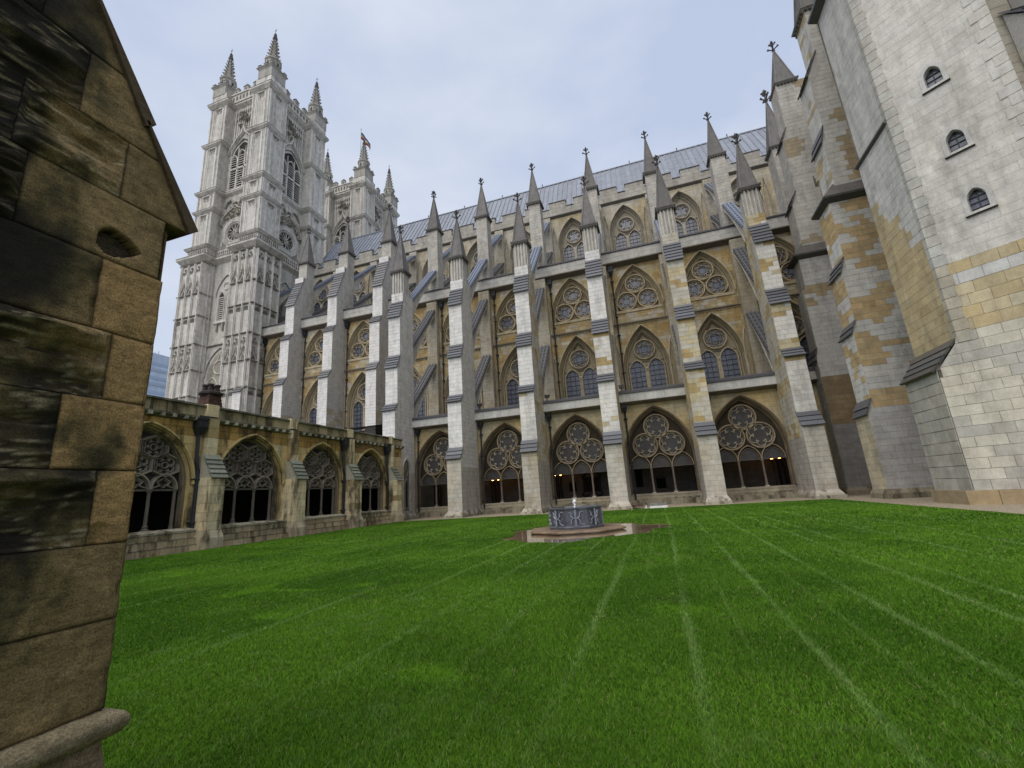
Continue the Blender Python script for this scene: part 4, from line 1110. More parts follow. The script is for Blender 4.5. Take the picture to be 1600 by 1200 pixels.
# bell tower low link to aisle
# ------------------------------------------------------------ transept
tr_ = thing('transept', 'tall patched white and ochre transept with buttresses at right of nave', 'church')
def caps(F, root, u0, u1, steps, hw=0):
    for (wb, wt, zb, zt, n) in steps:
        mb = MB(F); mb.prism_u([(wb-1.2, zb), (wb+.02, zb), (wt, zt-.03), (wb-1.2, zt-.03)], u0+.01, u1-.01, (.4, .38, .35))
        mb.slope(u0, u1, wb+.05, wt, zb, zt, n, (.085, .085, .09)); mb.build('slate_cap', M_SLATE, root)
def tpier(ys, yn, steps, capsl, cw, cs, emit_n, xe=17, moulds=(), low=4.0, seed=0):
    """pier projecting west; F faces west: u runs from north to south"""
    F = Fr(0, yn, -90)          # u = -(y-yn), w = -x
    L = yn-ys; mb = MB(); root = MB(); 
    em_parent = thing_dummy = None
    rootm = MB(); rootm.fr(F); rootm.box(.05, L-.05, -xe, -steps[0][2]-.3, 0, .3, GREY)
    r = rootm.build('pier', M_ST, tr_)
    em = Emit(r, M_ST, emit_n)
    for z0, z1, xw in steps:
        ashlar(mb, F, 0, L, -xw, z0, z1, cw, .33, .5, emit=em, mort=.65)
        G = F.sub(L, -xw, 90)
        ashlar(mb, G, 0, xe-xw, 0, z0, z1, cs, .31, .58, emit=em, mort=.68)
        H = F.sub(0, -xe, -90); ashlar(mb, H, 0, xe-xw, 0, z0, z1, cs, .33, .8)
        mb.fr(F); mb.box(.03, L-.03, -xe, -xw-.03, z0, z1, MORTAR)
    mb.build('stonework', M_ST, r, kind='stuff')
    caps(F, r, 0, L, capsl)
    for z, xw, pr in moulds:
        mb = MB(F); mb.frust(-.02, L+.02, -xe, -xw, z-.35, -pr, L+pr, -xe, -xw+pr, z-.12, (.10, .095, .085)); mb.box(-pr, L+pr, -xe, -xw+pr, z-.12, z, (.08, .08, .075)); mb.frust(-pr, L+pr, -xe, -xw+pr, z, .1, L-.05, -xe, -xw-.4, z+.8, (.16, .15, .14)); mb.build('moulding', M_SPIRE, r)
    mb = MB(F); mb.box(-.12, L+.14, -xe, -steps[0][2]+.14, 0, .3, (.26, .24, .17)); mb.frust(-.10, L+.12, -xe, -steps[0][2]+.12, .3, -.02, L+.02, -xe, -steps[0][2]+.02, .5, (.28, .25, .18)); mb.build('plinth', M_OLD, r)
    return r
def cS1(x, y, z):
    if z < 4.3: return jit((.43, .42, .41), .06)
    if z > 17: return jit((.56, .54, .50), .05) if nz3(x, y, z*1.6, .5, 3) > .40 or z > 22 else jit((.40, .32, .20), .1)
    v = nz3(x, y, z*2.3, .40, 11)*.7+.3*nz3(x, y, z*3, 1.2, 5)+random.uniform(-.05, .05)
    thr = .50 if z > 9 else .44
    return jit((.55, .54, .51), .05) if v > thr else jit((.48, .36, .20), .14)
def cW1(x, y, z):
    if z < 4.1: return jit((.52, .46, .34), .12)
    v = nz3(x, y, z*2.2, .7, 31)+random.uniform(-.08, .08)
    if z > 17: return jit((.60, .59, .56), .05) if v > .42 else jit((.5, .42, .27), .1)
    return jit((.63, .62, .60), .05) if v > .52 else jit((.52, .40, .22), .12)
t1 = tpier(26.0, 27.6, [(0, 4.1, 10.2), (4.1, 8.3, 10.46), (8.3, 11.75, 10.68), (11.75, 16.0, 10.93), (16.0, 19.8, 11.42), (19.8, 24.4, 11.62), (24.4, 29.0, 12.3)],
      [(-10.2, -10.46, 4.1, 4.85, 2), (-10.46, -10.68, 8.3, 8.95, 2), (-10.68, -10.93, 11.7, 12.55, 3), (-11.42, -11.62, 19.7, 20.7, 2), (-11.62, -12.3, 24.3, 25.9, 3)], cW1, cS1, 220, moulds=[(16.15, 10.93, .28)], xe=17)
pinnacle(t1, 12.95, 26.8, 29.0, .72, 34.2, 1.0, halfy=.82)
def cS0(x, y, z):
    if z < 4.5: return jit((.26, .25, .245), .07)
    if z < 7.6: return jit((.27, .20, .12), .12)
    if z < 17:
        v = nz3(x, y, z*2.3, .40, 51)*.75+.25*nz3(x, y, z*3, 1.2, 8); return jit((.50, .49, .47), .04) if v > .40 or (8 < z < 12) else jit((.36, .28, .17), .12)
    return jit((.56, .54, .50), .05) if nz3(x, y, z, .5, 7) > .35 else jit((.4, .33, .23), .08)
t0 = tpier(32.6, 34.0, [(0, 9, 10.8), (9, 13.5, 10.95), (13.5, 15.9, 11.15), (15.9, 20.0, 11.55), (20.0, 25.3, 11.95), (25.3, 30.1, 12.35)],
      [(-10.8, -10.95, 8.6, 9.4, 2), (-11.55, -11.95, 19.9, 21.0, 3), (-11.95, -12.35, 25.2, 26.3, 3)], uni((.50, .48, .44), .05), cS0, 70, moulds=[(16.1, 11.1, .25)], xe=17)
pinnacle(t0, 13.1, 33.3, 30.1, .68, 34.0, .95, halfy=.72)
# main wall
mb = MB(); F = Fr(16.6, 40, -90)
ashlar(mb, F, 0, 22, 0, 0, 30, blend((.42, .40, .36), (.44, .37, .26), .3), .33, .7); mb.build('west_wall', M_ST, tr_)
mb = MB(); mb.box(16.7, 30, -57, -16.8, 0, 31, GREY); mb.build('light_block_body', M_ST, tr_)  # plain closing box behind the west wall, added to block light
# small corbelled turrets high on the piers
for (x, y, z) in ((11.9, 28.0, 17.0), (11.6, 22.3, 18.2)):
    mb = MB(Fr(x, y, 0)); mb.lathe(0, 0, [(.05, z-1.6), (.22, z-1.1), (.42, z-.3), (.55, z), (.55, z+.12), (.40, z+.16), (.40, z+1.3), (.55, z+1.45), (.5, z+1.6)], 8, (.40, .36, .27))
    for k in range(8): mb.tube([(.5*math.cos(k*.785), .5*math.sin(k*.785), z+1.5), (.55*math.cos(k*.785), .55*math.sin(k*.785), z+1.95)], [.09, .03], 4, (.2, .18, .15))
    mb.build('corbel_bracket', M_TRAC, tr_)
pipe(tr_, 9.75, 33.8, .3, 14.0)
pipe(tr_, 11.9, 27.9, 4, 13.0, F=Fr(12.2, 27.75, -180))

# ------------------------------------------------------------ stair turret
st = thing('stair_turret', 'massive pale stair turret with three small arched windows, nearest at right', 'turret')
CX, CY = 10.75, 19.2; FD = Fr(CX, CY, -40)
def cdiag(x, y, z):
    if z > 8.45: return jit((.64, .62, .575), .035)
    if z > 5.95:
        if z > 7.55 and z < 8.2 and nz3(x, y, z, .9, 2) > .35: return jit((.58, .58, .57), .04)
        return jit(random.choice([(.54, .44, .26), (.57, .49, .33), (.50, .42, .27), (.58, .52, .38)]), .06)
    if z < .55: return jit((.36, .28, .17), .15)
    v = nz3(x, y, z*1.3, .5, 61); return jit((.60, .57, .48), .05) if v > .44 else jit((.50, .48, .43), .06)
def cturw(x, y, z):
    if z > 9: 
        e = 12.2-(y-19.2)*-.9; return jit((.64, .63, .61), .03) if z > 9+(y-19.2)*1.6+random.uniform(-.4, .4) else jit((.54, .44, .27), .1)
    if z > 5.6: return jit((.54, .44, .27), .1)
    return jit((.46, .44, .39), .09)
win = [(1.58, 15.33), (1.58, 12.42), (1.58, 9.95)]
holes = [arch_hole(.24, s_+.60, s_+.94, s_+.05, c) for c, s_ in win]+[arch_hole(.32, 5.0, 5.45, 3.7, 2.05)]
em = Emit(st, M_ST, 300)
mb = MB()
ashlar(mb, Fr(10.16, 22.0, -90), 0, 2.28, 0, .5, 4.8, cturw, .42, .62, emit=em, proud=.02)           # low west face
ashlar(mb, FD, -.77, 3.36, 0, .5, 5.95, cdiag, .36, .66, holes+[lambda a, b: (-1, min(0, -.77+.77*((a+b)/2-4.74))) if (a+b)/2 > 4.74 else None], emit=em, proud=.010, gap=.009, mort=.55)
ashlar(mb, FD, 0, 3.36, 0, 5.95, 8.5, cdiag, .42, .72, emit=em, proud=.010, gap=.008, mort=.6)
ashlar(mb, Fr(10.75, 22.0, -90), 0, 2.8, 0, 4.8, 15.2, cturw, .34, .6, emit=em, proud=.006, gap=.007, mort=.65)
ashlar(mb, FD, 0, 3.36, 0, 8.5, 31, cdiag, .33, .75, holes, emit=em, proud=.004, gap=.006, mort=.72)
ashlar(mb, Fr(10.87, 22.0, -90), 0, 2.66, 0, 15.2, 24.0, uni((.62, .61, .58), .03), .33, .6, proud=.004, gap=.006, mort=.75)
# quoin strips along the arrises, a little proud and darker
z = 5.6; i = 0
while z < 30.6:
    c = jit((.52, .51, .47), .07) if z > 8.5 else jit((.47, .43, .35), .1)
    q = MB(FD); q.box(.0, .34+(i % 2)*.04, -.1, .030, z+.008, z+.40, c); q.build('quoin', M_ST, st); q = MB(Fr(10.75, 22, -90)); q.box(2.62, 2.83, -.1, .022, z+.008, z+.40, c)
    q.build('quoin', M_ST, st); q = MB(FD); q.box(3.05-(i % 2)*.18, 3.38, -.1, .028, z+.008, z+.40, jit((.63, .61, .57), .05))
    q.build('quoin', M_ST, st); z += .415; i += 1
# other faces and core
ashlar(mb, Fr(13.32, 17.04, -4), 0, .55, 0, .5, 31, blend((.42, .40, .35), (.46, .42, .33), .4), .4, .5)
core = MB(); core.box(13.9, 26, -30, -15.0, 0, 31, GREY)
for z0, z1 in ((0, 31),):
    pts = [(11.2, 21.9), (11.2, 19.5), (13.45, 17.6), (26, 17.5), (26, 21.9)]
    n = len(pts); core.add([(x, -y, z0) for x, y in pts]+[(x, -y, z1 if x > 11 else 24.2) for x, y in pts], [tuple(range(n)), tuple(range(n, 2*n))]+[(i, (i+1) % n, n+(i+1) % n, n+i) for i in range(n)], MORTAR)
pts = [(10.2, 21.98), (10.2, 19.75), (10.8, 19.25), (10.9, 22.0)]
core.add([(x, -y, 0) for x, y in pts]+[(x, -y, 4.8) for x, y in pts], [(4, 5, 6, 7)]+[(i, (i+1) % 4, 4+(i+1) % 4, 4+i) for i in range(4)], MORTAR)
core.build('core', M_ST, st)
ashlar(mb, Fr(17.0, 22.0, 180), 0, 6.2, 0, 0, 24, uni((.44, .42, .38), .05), .4, .8)
mb.build('stonework', M_ST, st, kind='stuff')
mb = MB(Fr(10.75, 22.0, -90)); mb.prism_u([(0.0, 15.02), (.12, 15.10), (.12, 15.17), (-.13, 15.42), (-.15, 15.0)], -.1, 2.80, (.10, .095, .09)); mb.build('weathering', M_SLATE, st); mb = MB(Fr(10.75, 22.0, -90)); mb.prism_u([(-.1, 23.8), (.28, 23.95), (.28, 24.1), (-1.6, 26.4), (-1.6, 23.8)], -.1, 2.7, (.09, .09, .09)); mb.build('weathering', M_SLATE, st)
mb = MB(Fr(10.75, 22.0, -90)); mb.prism_u([(0, 4.82), (.62, 4.80), (.0, 5.75)], .0, 2.27, (.4, .38, .35)); mb.build('cap_bed', M_ST, st); mb = MB(Fr(10.75, 22.0, -90)); 
for i in range(4):
    t0, t1 = i/4-.04, (i+1)/4+.02; P_ = lambda t, o: (.68*(1-t)+o*.8, 4.76+1.0*t+o*.6); ua, ub = 2.3+.46*t0, 2.3+.46*t1
    (a0, b0), (a1, b1), (c0, d0), (c1, d1) = P_(t0, 0), P_(t0, .10), P_(t1, 0), P_(t1, .05)
    mb.add([(-.03, a0, b0), (ua, a0, b0), (ua, a1, b1), (-.03, a1, b1), (-.03, c0, d0), (ub, c0, d0), (ub, c1, d1), (-.03, c1, d1)], [(0,1,2,3), (3,2,6,7), (1,5,6,2), (0,3,7,4), (4,7,6,5)], jit((.085, .08, .07), .25)); mb.build('slate', M_SLATE, st); mb = MB(mb.F)
# plinth
mb = MB(); ashlar(mb, Fr(10.0, 22.0, -90), 0, 2.2, 0, .0, .52, cdiag, .52, .8, proud=.02); ashlar(mb, FD, -.98, 3.6, .12, .0, .52, cdiag, .52, .9, proud=.02)
mb.fr(FD); mb.box(-.95, 3.6, -.4, .1, 0, .53, (.40, .34, .24)); mb.fr(Fr(10.0, 22, -90)); mb.box(0, 2.2, -.4, -.02, 0, .53, (.4, .34, .24)); mb.build('plinth', M_ST, st)
# side buttress with slated top at the far right
mb = MB(); F = Fr(13.55, 16.95, 0); stone_box(mb, F, 0, 3, 0, 1.5, .0, 14.8, blend((.44, .42, .37), (.48, .44, .36), .4), .4, .7); mb.fr(F); 
rb_ = mb.build('side_buttress', M_ST, st); mb = MB(F); mb.slope(-.05, 3, 1.65, .0, 14.75, 16.6, 5, (.10, .10, .11)); mb.prism_u([(0, 14.8), (1.5, 14.8), (0, 16.5)], 0, 3, GREY); mb.build('slate_cap', M_SLATE, rb_)
for c, s0 in win:
    mb = MB(FD)
    A = .23
    mb.sweep(arch(A+.08, s0+.56, s0+1.0, 6, c, s0+.05), .17, -.02, .035, False, (.58, .575, .56), .8)
    mb.strip(arch(A, s0+.56, s0+.90, 6, c, s0+.05), .03, -.24, (.52, .515, .50)); mb.box(c-.40, c+.40, -.2, .10, s0-.03, s0+.06, (.62, .60, .57)); mb.box(c-.40, c+.40, -.1, .075, s0-.06, s0-.03, (.06, .06, .06)); mb.box(c-.30, c+.30, -.2, .006, s0-.42, s0-.06, (.62, .60, .57)); mb.box(c-.16, c+.16, -.1, .005, s0+.95, s0+1.32, (.62, .60, .57))
    wn = mb.build('window', M_ST, st)
    g = MB(FD); g.poly(arch(A, s0+.56, s0+.90, 6, c, s0+.05), -.2); g.build('pane', M_GLASS, wn)
    g = MB(FD); g.box(c-.012, c+.012, -.19, -.15, s0+.06, s0+.9)
    for k in range(4): g.box(c-.23, c+.23, -.19, -.155, s0+.2+k*.22, s0+.222+k*.22)
    g.build('glazing_bars', M_IRON, wn)
mb = MB(FD); c = 2.05
for k, (o_, cc) in enumerate(((.22, (.50, .49, .46)), (.14, (.15, .14, .13)), (.07, (.45, .44, .41)))): mb.sweep(arch(.30+o_, 4.95, 5.4+o_, 8, c, 3.7), .09, -.05-.05*k, .06-.05*k, False, cc)
mb.strip(arch(.3, 4.95, 5.4, 8, c, 3.7), 0, -.3, (.3, .29, .27)); mb.poly(arch(.3, 4.95, 5.4, 8, c, 3.7), -.28, (.03, .03, .03)); mb.box(c-.6, c+.6, -.1, .1, 3.6, 3.7, (.45, .44, .4)); mb.build('arched_opening', M_ST, st)

# ------------------------------------------------------------ west cloister walk
wc = thing('cloister_walk', 'low weathered ochre cloister walk with traceried arches along left side of lawn', 'cloister')
FWc = Fr(-18.6, 0, 90)        # u = y, w = +x
Ys = [2.5, 7.25, 12.0, 16.8, 21.5, 26.2]
def ccol(x, y, z):
    t = nz3(x, y, z, .35, 71)
    if z > 4.6: c = (.46, .29, .10) if t > .42 else (.28, .18, .08)
    else: c = (.64, .48, .22) if t > .5 else (.58, .48, .29)
    return jit(c, .12)
mb = MB()
hw_ = [arch_hole(1.83, 2.7, 4.92, .9, c) for c in Ys]
ashlar(mb, FWc, -1, 12.0, 0, .95, 5.4, ccol, .33, .6, hw_, proud=.012, gap=.012)
ashlar(mb, FWc, 12.0, 23.85, 0, .95, 5.4, ccol, .33, .6, hw_, emit=Emit(wc, M_OLD, 290), proud=.012, gap=.012)
ashlar(mb, FWc, 23.85, 30.2, 0, .95, 5.4, ccol, .33, .6, hw_, proud=.012, gap=.012)
mb.build('wall', M_OLD, wc)
mb = MB(); colp = blend((.46, .40, .27), (.34, .28, .17), .6, .16)
for (z0, z1, o) in ((.0, .30, .52), (.30, .56, .44), (.56, .80, .30)):
    ashlar(mb, FWc, -1, 29.6, o, z0, z1, colp, z1-z0, .62, proud=.02, gap=.014, vary=.7); mb.fr(FWc); mb.quad((-1, o-.2, z1), (29.6, o-.2, z1), (29.6, o+.03, z1), (-1, o+.03, z1), (.42, .39, .3))
mb.fr(FWc); mb.prism_u([(0, .80), (.34, .80), (.36, .88), (.05, .97), (0, .97)], -1, 29.6, (.42, .39, .29)); mb.build('plinth', M_OLD, wc)
mb = MB(FWc); mb.prism_u([(0, 5.32), (.10, 5.36), (.26, 5.46), (.26, 5.54), (0, 5.62)], -1, 30.2, (.16, .155, .10))
for i in range(66): mb.box(-1+i*.47+.05, -1+i*.47+.2, .1, .29, 5.36, 5.50, (.42, .40, .33))
mb.build('string_course', M_OLD, wc, kind='stuff')
mb = MB(); ashlar(mb, FWc, -1, 30.2, .02, 5.6, 6.02, blend((.44, .37, .22), (.33, .28, .17), .6), .42, 1.1); mb.fr(FWc); mb.box(-1, 30.2, -.4, 0, 5.5, 6.0, (.3, .28, .2)); mb.build('parapet', M_OLD, wc)
mb = MB(FWc); mb.prism_u([(-.5, 6.02), (-.5, 6.10), (-.2, 6.2), (.14, 6.10), (.16, 6.02)], -1, 30.2, (.12, .12, .09)); mb.build('coping', M_OLD, wc)
mb = MB(FWc); mb.add([(-1, -.4, 6.0), (30.2, -.4, 6.0), (30.2, -4.6, 6.3), (-1, -4.6, 6.3)], [(0, 1, 2, 3)], (.1, .12, .15)); mb.build('roof', M_SLATE, wc)
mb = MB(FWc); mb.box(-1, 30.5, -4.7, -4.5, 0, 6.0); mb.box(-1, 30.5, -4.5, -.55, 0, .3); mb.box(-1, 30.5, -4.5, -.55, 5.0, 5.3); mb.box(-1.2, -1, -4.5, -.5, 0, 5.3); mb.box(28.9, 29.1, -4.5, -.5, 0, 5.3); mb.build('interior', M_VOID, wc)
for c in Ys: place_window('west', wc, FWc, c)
for i, c in enumerate([4.9, 9.6, 14.42, 19.15, 23.85, 28.5]):
    mb = MB(); hw = .33 if i != 5 else .28
    colb = (lambda x, y, z: jit((.70, .59, .38) if nz3(x, y, z, .8, 80) > .42 else (.40, .31, .16), .13))
    if i < 5 or True:
        stone_box(mb, FWc, c-hw, c+hw, 0, .86, .8, 2.95, colb, .34, .5); stone_box(mb, FWc, c-hw*.72, c+hw*.72, 0, .34, 2.95, 5.5, colb, .4, .5)
        stone_box(mb, FWc, c-hw*.8, c+hw*.8, -.3, .22, 5.6, 6.15, colb, .5, .6)
    mb.fr(FWc); mb.box(c-hw-.07, c+hw+.07, 0, .98, .0, .5, (.46, .40, .28)); mb.frust(c-hw-.07, c+hw+.07, 0, .98, .5, c-hw, c+hw, 0, .88, .80, (.46, .40, .28))
    r = mb.build('buttress', M_OLD, wc); mb = MB(FWc); mb.prism_u([(.0, 2.95), (.84, 2.95), (.3, 3.85), (0, 3.85)], c-hw+.01, c+hw-.01, (.4, .37, .28)); mb.slope(c-hw, c+hw, 0.92, .34, 2.9, 3.9, 5, (.17, .18, .14)); mb.build('slate_cap', M_SLATE, r)
for y in (9.2, 14.02, 23.4, 28.1): pipe(wc, 0, 0, .2, 4.8, jog=3.6, F=Fr(-18.6+.02, y, 90), r=.075)
# blind lancet on the corner pier
mb = MB(Fr(-19.42, 32.2, 90)); mb.sweep(arch(.52, 3.9, 4.8, 6, 0, .7), .14, 0, .10, False, (.5, .47, .4)); mb.poly(arch(.48, 3.9, 4.75, 6, 0, .7), .012, (.17, .15, .12)); mb.sweep(arch(.25, 2.6, 3.2, 5, 0, .8), .07, .01, .08, False, (.26, .23, .19)); mb.poly(arch(.2, 2.6, 3.1, 5, 0, 1), .02, (.02, .02, .02))
mb.sweep([(0, 3.3), (.3, 3.8), (0, 4.4), (-.3, 3.8), (0, 3.3)], .06, .01, .08, False, (.26, .23, .19)); mb.build('blind_lancet', M_TRAC, nave)

ch = thing('chimney', 'small sooty brick chimney with four pots on the cloister roof', 'chimney', (-19.4, 15.0, 0))
mb = MB()
for k in range(5): stone_box(mb, Fr(0, 0, 0), -.38+.02*k, .38-.02*k, -.38+.02*k, .38-.02*k, 6.0+k*.16, 6.16+k*.16, uni((.10, .065, .045), .3), .08, .22)
mb.build('stack', M_BRICK, ch)
mb = MB(); mb.lathe(0, 0, [(.34, 6.75), (.5, 6.84), (.5, 6.93), (.36, 7.0)], 8); mb.build('cap', M_POT, ch)
for dx in (-.17, .17):
    for dy in (-.17, .17):
        mb = MB(Fr(dx, dy, 0)); mb.lathe(0, 0, [(.12, 6.95), (.095, 7.2), (.13, 7.25), (.13, 7.32), (.10, 7.33)], 8); mb.build('chimney_pot', M_POT, ch)

# ------------------------------------------------------------ foreground buttress
fb = thing('stone_buttress', 'dark weathered stone buttress close to the viewer at left edge', 'buttress')
M_FORE = None
def fore_mat():
    m, nt, b, P = base('blackened_sandstone', .85, .25)
    a = N(nt, 'ShaderNodeAttribute', attribute_name='Col'); col = a.outputs['Color']
    n2 = noi(nt, P, 22, 8, .75, (1, .8, 1.8)); n3 = noi(nt, P, 150, 4, .75)
    col = mixc(nt, 1, col, ramp(nt, n2, .36, .64, (.62, .60, .57), (1.3, 1.28, 1.24)), 'MULTIPLY')
    col = mixc(nt, 1, col, ramp(nt, n3, .36, .64, (.55, .53, .5), (1.35, 1.35, 1.3)), 'MULTIPLY')
    nt.links.new(col, b.inputs['Base Color'])
    b1 = N(nt, 'ShaderNodeBump'); b1.inputs['Strength'].default_value = .7; b1.inputs['Distance'].default_value = .012; nt.links.new(n2, b1.inputs['Height'])
    b2 = N(nt, 'ShaderNodeBump'); b2.inputs['Strength'].default_value = .8; b2.inputs['Distance'].default_value = .004; nt.links.new(n3, b2.inputs['Height']); nt.links.new(b1.outputs[0], b2.inputs['Normal'])
    nt.links.new(b2.outputs[0], b.inputs['Normal'])
    return m
M_FORE = fore_mat()
XF, YF = -2.0, 1.27
def fbm(x, y, z, o=4):
    v, a = 0, 1
    for k in range(o): v += a*mn.noise(Vector((x, y, z))); x, y, z, a = x*2.1+3, y*2.1, z*2.1+1, a*.55
    return v
def sm(a, b, x): t = min(1, max(0, (x-a)/(b-a))); return t*t*(3-2*t)
def fstone(y0, y1, z0, z1, tan, flaky, cut=None):
    """one block of the east face, front near x = XF. tan: how clean the block is, flaky: how far its bedding has split"""
    bm = bmesh.new(); cl = bm.loops.layers.float_color.new('Col')
    st_ = .009 if y1 > .95 or flaky else .02; ya = max(y0, .5)
    ny, nzc = max(2, int((y1-y0)/st_)), max(2, int((z1-z0)/st_)); g = .0014
    if y0 < .5: ny = max(2, int((y1-.5)/st_)+4)
    y0_, y1_, z0_, z1_ = y0+g, y1-g, z0+g, z1-g
    gr = {}; cc = {}
    off = random.uniform(0, 50)
    for i in range(ny+1):
        for j in range(nzc+1):
            y = y0_+(y1_-y0_)*i/ny; z = z0_+(z1_-z0_)*j/nzc
            if cut and z > cut(y): z = max(z0_, cut(y))
            e = min(y-y0_, y1_-y); f = min(z-z0_, z1_-z); er = max(0, min(e, f))
            wz = z+.012*fbm(y*3, z*2, 9, 2)
            d = .004*fbm(y*5, z*9, 3, 3)-.004*math.exp(-er/.004)-.010*max(0, fbm(y*9+off, z*9, 5, 2)-.25)*math.exp(-er/.03)
            pale = 0
            if flaky:
                q = fbm(y*1.3+off, wz*13, off, 3)*1.5+.9*math.sin((z-z0)/(z1-z0)*3.0+off)
                fl = math.floor(q*2.6); fr = q*2.6-fl
                e2 = min(1, er/.03); d += flaky*.016*(fl+sm(.0, .25, fr)-1.5)*e2
                pale = math.exp(-((fr-.12)/.10)**2)*max(0, fbm(y*7, z*7+off, 2, 3)+.35)*1.7
            hy, hz = (y-1.085)/.075, (z-2.53)/(.075-.05*(y-1.02)/.14)
            if z > 2.4525 and hy*hy+hz*hz < 1: d -= .10*(1-(hy*hy+hz*hz))**.25; hole = 1
            else: hole = 0
            ky, kz = (y-1.165)/.03, (z-1.372)/.045
            if ky*ky+kz*kz < 1 and tan > .5: d -= .022*(1-(ky*ky+kz*kz))**.4
            n = fbm(y*2.4+1.7, z*1.6+2.2, .5, 5)
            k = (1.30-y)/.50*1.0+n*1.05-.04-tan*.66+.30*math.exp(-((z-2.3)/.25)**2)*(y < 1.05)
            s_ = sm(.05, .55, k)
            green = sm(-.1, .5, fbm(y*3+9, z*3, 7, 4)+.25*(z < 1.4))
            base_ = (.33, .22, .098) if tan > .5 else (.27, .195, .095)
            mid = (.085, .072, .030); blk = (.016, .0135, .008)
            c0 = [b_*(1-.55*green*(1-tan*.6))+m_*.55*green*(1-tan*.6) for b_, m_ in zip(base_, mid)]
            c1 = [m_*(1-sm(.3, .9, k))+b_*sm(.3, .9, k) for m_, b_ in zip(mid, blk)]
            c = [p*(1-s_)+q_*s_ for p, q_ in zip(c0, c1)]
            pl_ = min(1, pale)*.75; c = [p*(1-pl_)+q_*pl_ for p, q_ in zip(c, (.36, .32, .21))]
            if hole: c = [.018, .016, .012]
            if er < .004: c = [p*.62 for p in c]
            v = bm.verts.new((XF+d, y, z)); gr[i, j] = v; cc[v] = (*c, 1)
    for i in range(ny):
        for j in range(nzc): bm.faces.new((gr[i, j], gr[i+1, j], gr[i+1, j+1], gr[i, j+1]))
    def skirt(seq):
        low = [bm.verts.new((XF-.12, v.co.y, v.co.z)) for v in seq]
        for v in low: cc[v] = (.03, .025, .018, 1)
        for k in range(len(seq)-1): bm.faces.new((seq[k], seq[k+1], low[k+1], low[k]))
    skirt([gr[i, 0] for i in range(ny+1)]); skirt([gr[i, nzc] for i in range(ny+1)]); skirt([gr[0, j] for j in range(nzc+1)]); skirt([gr[ny, j] for j in range(nzc+1)])
    for f in bm.faces:
        for l in f.loops: l[cl] = cc[l.vert]
    bmesh.ops.recalc_face_normals(bm, faces=bm.faces)
    me = bpy.data.meshes.new('stone'); bm.to_mesh(me); bm.free()
    me.materials.append(M_FORE); me.polygons.foreach_set('use_smooth', [True]*len(me.polygons))
    return link('stone', me, fb)
MID = (.14, .105, .055)
rowsF = [(.77, 1.07, [(-.6, .3, 0, 0), (.3, 1.27, .15, 0)]), (1.07, 1.34, [(-.6, .91, 0, .5), (.91, 1.27, .2, 0)]),
         (1.34, 1.61, [(-.6, .5, 0, 1), (.5, 1.135, 0, 1), (1.135, 1.27, 1, 0)]), (1.61, 1.88, [(-.6, .99, .1, .6), (.99, 1.27, .95, 0)]),
         (1.88, 2.15, [(-.6, .5, 0, 1), (.5, 1.11, 0, 1), (1.11, 1.27, .9, 0)]), (2.15, 2.45, [(-.6, 1.04, .2, 0), (1.04, 1.27, .75, 0)]),
         (2.45, 2.74, [(-.6, .77, .1, 1.3), (.77, 1.25, .35, 0)]), (2.74, 3.02, [(-.6, .72, 0, .5), (.72, 1.06, .1, .6), (1.06, 1.5, .3, 0)]),
         (3.02, 3.32, [(-.6, .88, 0, .7), (.88, 1.5, .3, 0)]), (3.32, 3.62, [(-.6, .72, 0, .4), (.72, 1.5, .15, 0)]), (3.62, 3.95, [(-.6, .55, 0, .3), (.55, 1.5, .1, 0)]), (3.95, 4.3, [(-.6, .4, 0, 0)]), (4.3, 4.7, [(-.6, .3, 0, 0)])]
slp = (3.57-2.76)/(.86-1.345)
def cutline(y): return 2.76+(y-1.345)*slp
for z0, z1, row in rowsF:
    for y0, y1, tan, flk in row:
        cut = None
        if z0 >= 2.7:
            if cutline(y0) <= z0+.02: continue
            y1 = min(y1, 1.345+(z0-2.76)/slp)
            cut = cutline
        fstone(y0, y1, z0, z1, tan, flk, cut)
# hole left by a missing chunk, core, north face and weathering
mb = MB()
pr = [(1.25, 0), (1.25, 2.72), (1.33, 2.74), (.15, 4.72), (-.6, 4.72), (-.6, 0)]
n = len(pr)
mb.add([(XF-.05, -y, z) for y, z in pr]+[(XF-.95, -y, z) for y, z in pr], [tuple(range(n)), tuple(range(n, 2*n))]+[(i, (i+1) % n, n+(i+1) % n, n+i) for i in range(n)], (.06, .048, .03))
mb.build('core', M_FORE, fb)
mb = MB(); ashlar(mb, Fr(XF, 1.255, 180), 0, .95, 0, .77, 2.7, uni(MID, .15), .29, .5, proud=.012); mb.build('north_face', M_FORE, fb)
# sloping weathering in three lapped courses with drips
mb = MB()
for (ya, yb, k) in ((1.345, 1.10, .0), (1.10, .82, .0), (.82, .52, .0), (.52, .2, .0), (.2, -.2, 0)):
    za, zb = cutline(ya), cutline(yb)
    t = .045; L = math.hypot(yb-ya, zb-za); ny_, nz_ = (zb-za)/L, -(yb-ya)/L
    mb.add([(XF+.02, -(ya), za-.03), (XF+.02, -(ya+ny_*t), za-.015+nz_*t), (XF+.02, -(yb+ny_*t*.2), zb+nz_*t*.2), (XF+.02, -yb, zb),
            (XF-1, -(ya), za-.03), (XF-1, -(ya+ny_*t), za-.015+nz_*t), (XF-1, -(yb+ny_*t*.2), zb+nz_*t*.2), (XF-1, -yb, zb)], [(0, 1, 2, 3), (4, 5, 6, 7), (1, 2, 6, 5), (0, 1, 5, 4), (0, 3, 7, 4)], (.085, .065, .038))
mb.build('weathering', M_FORE, fb)
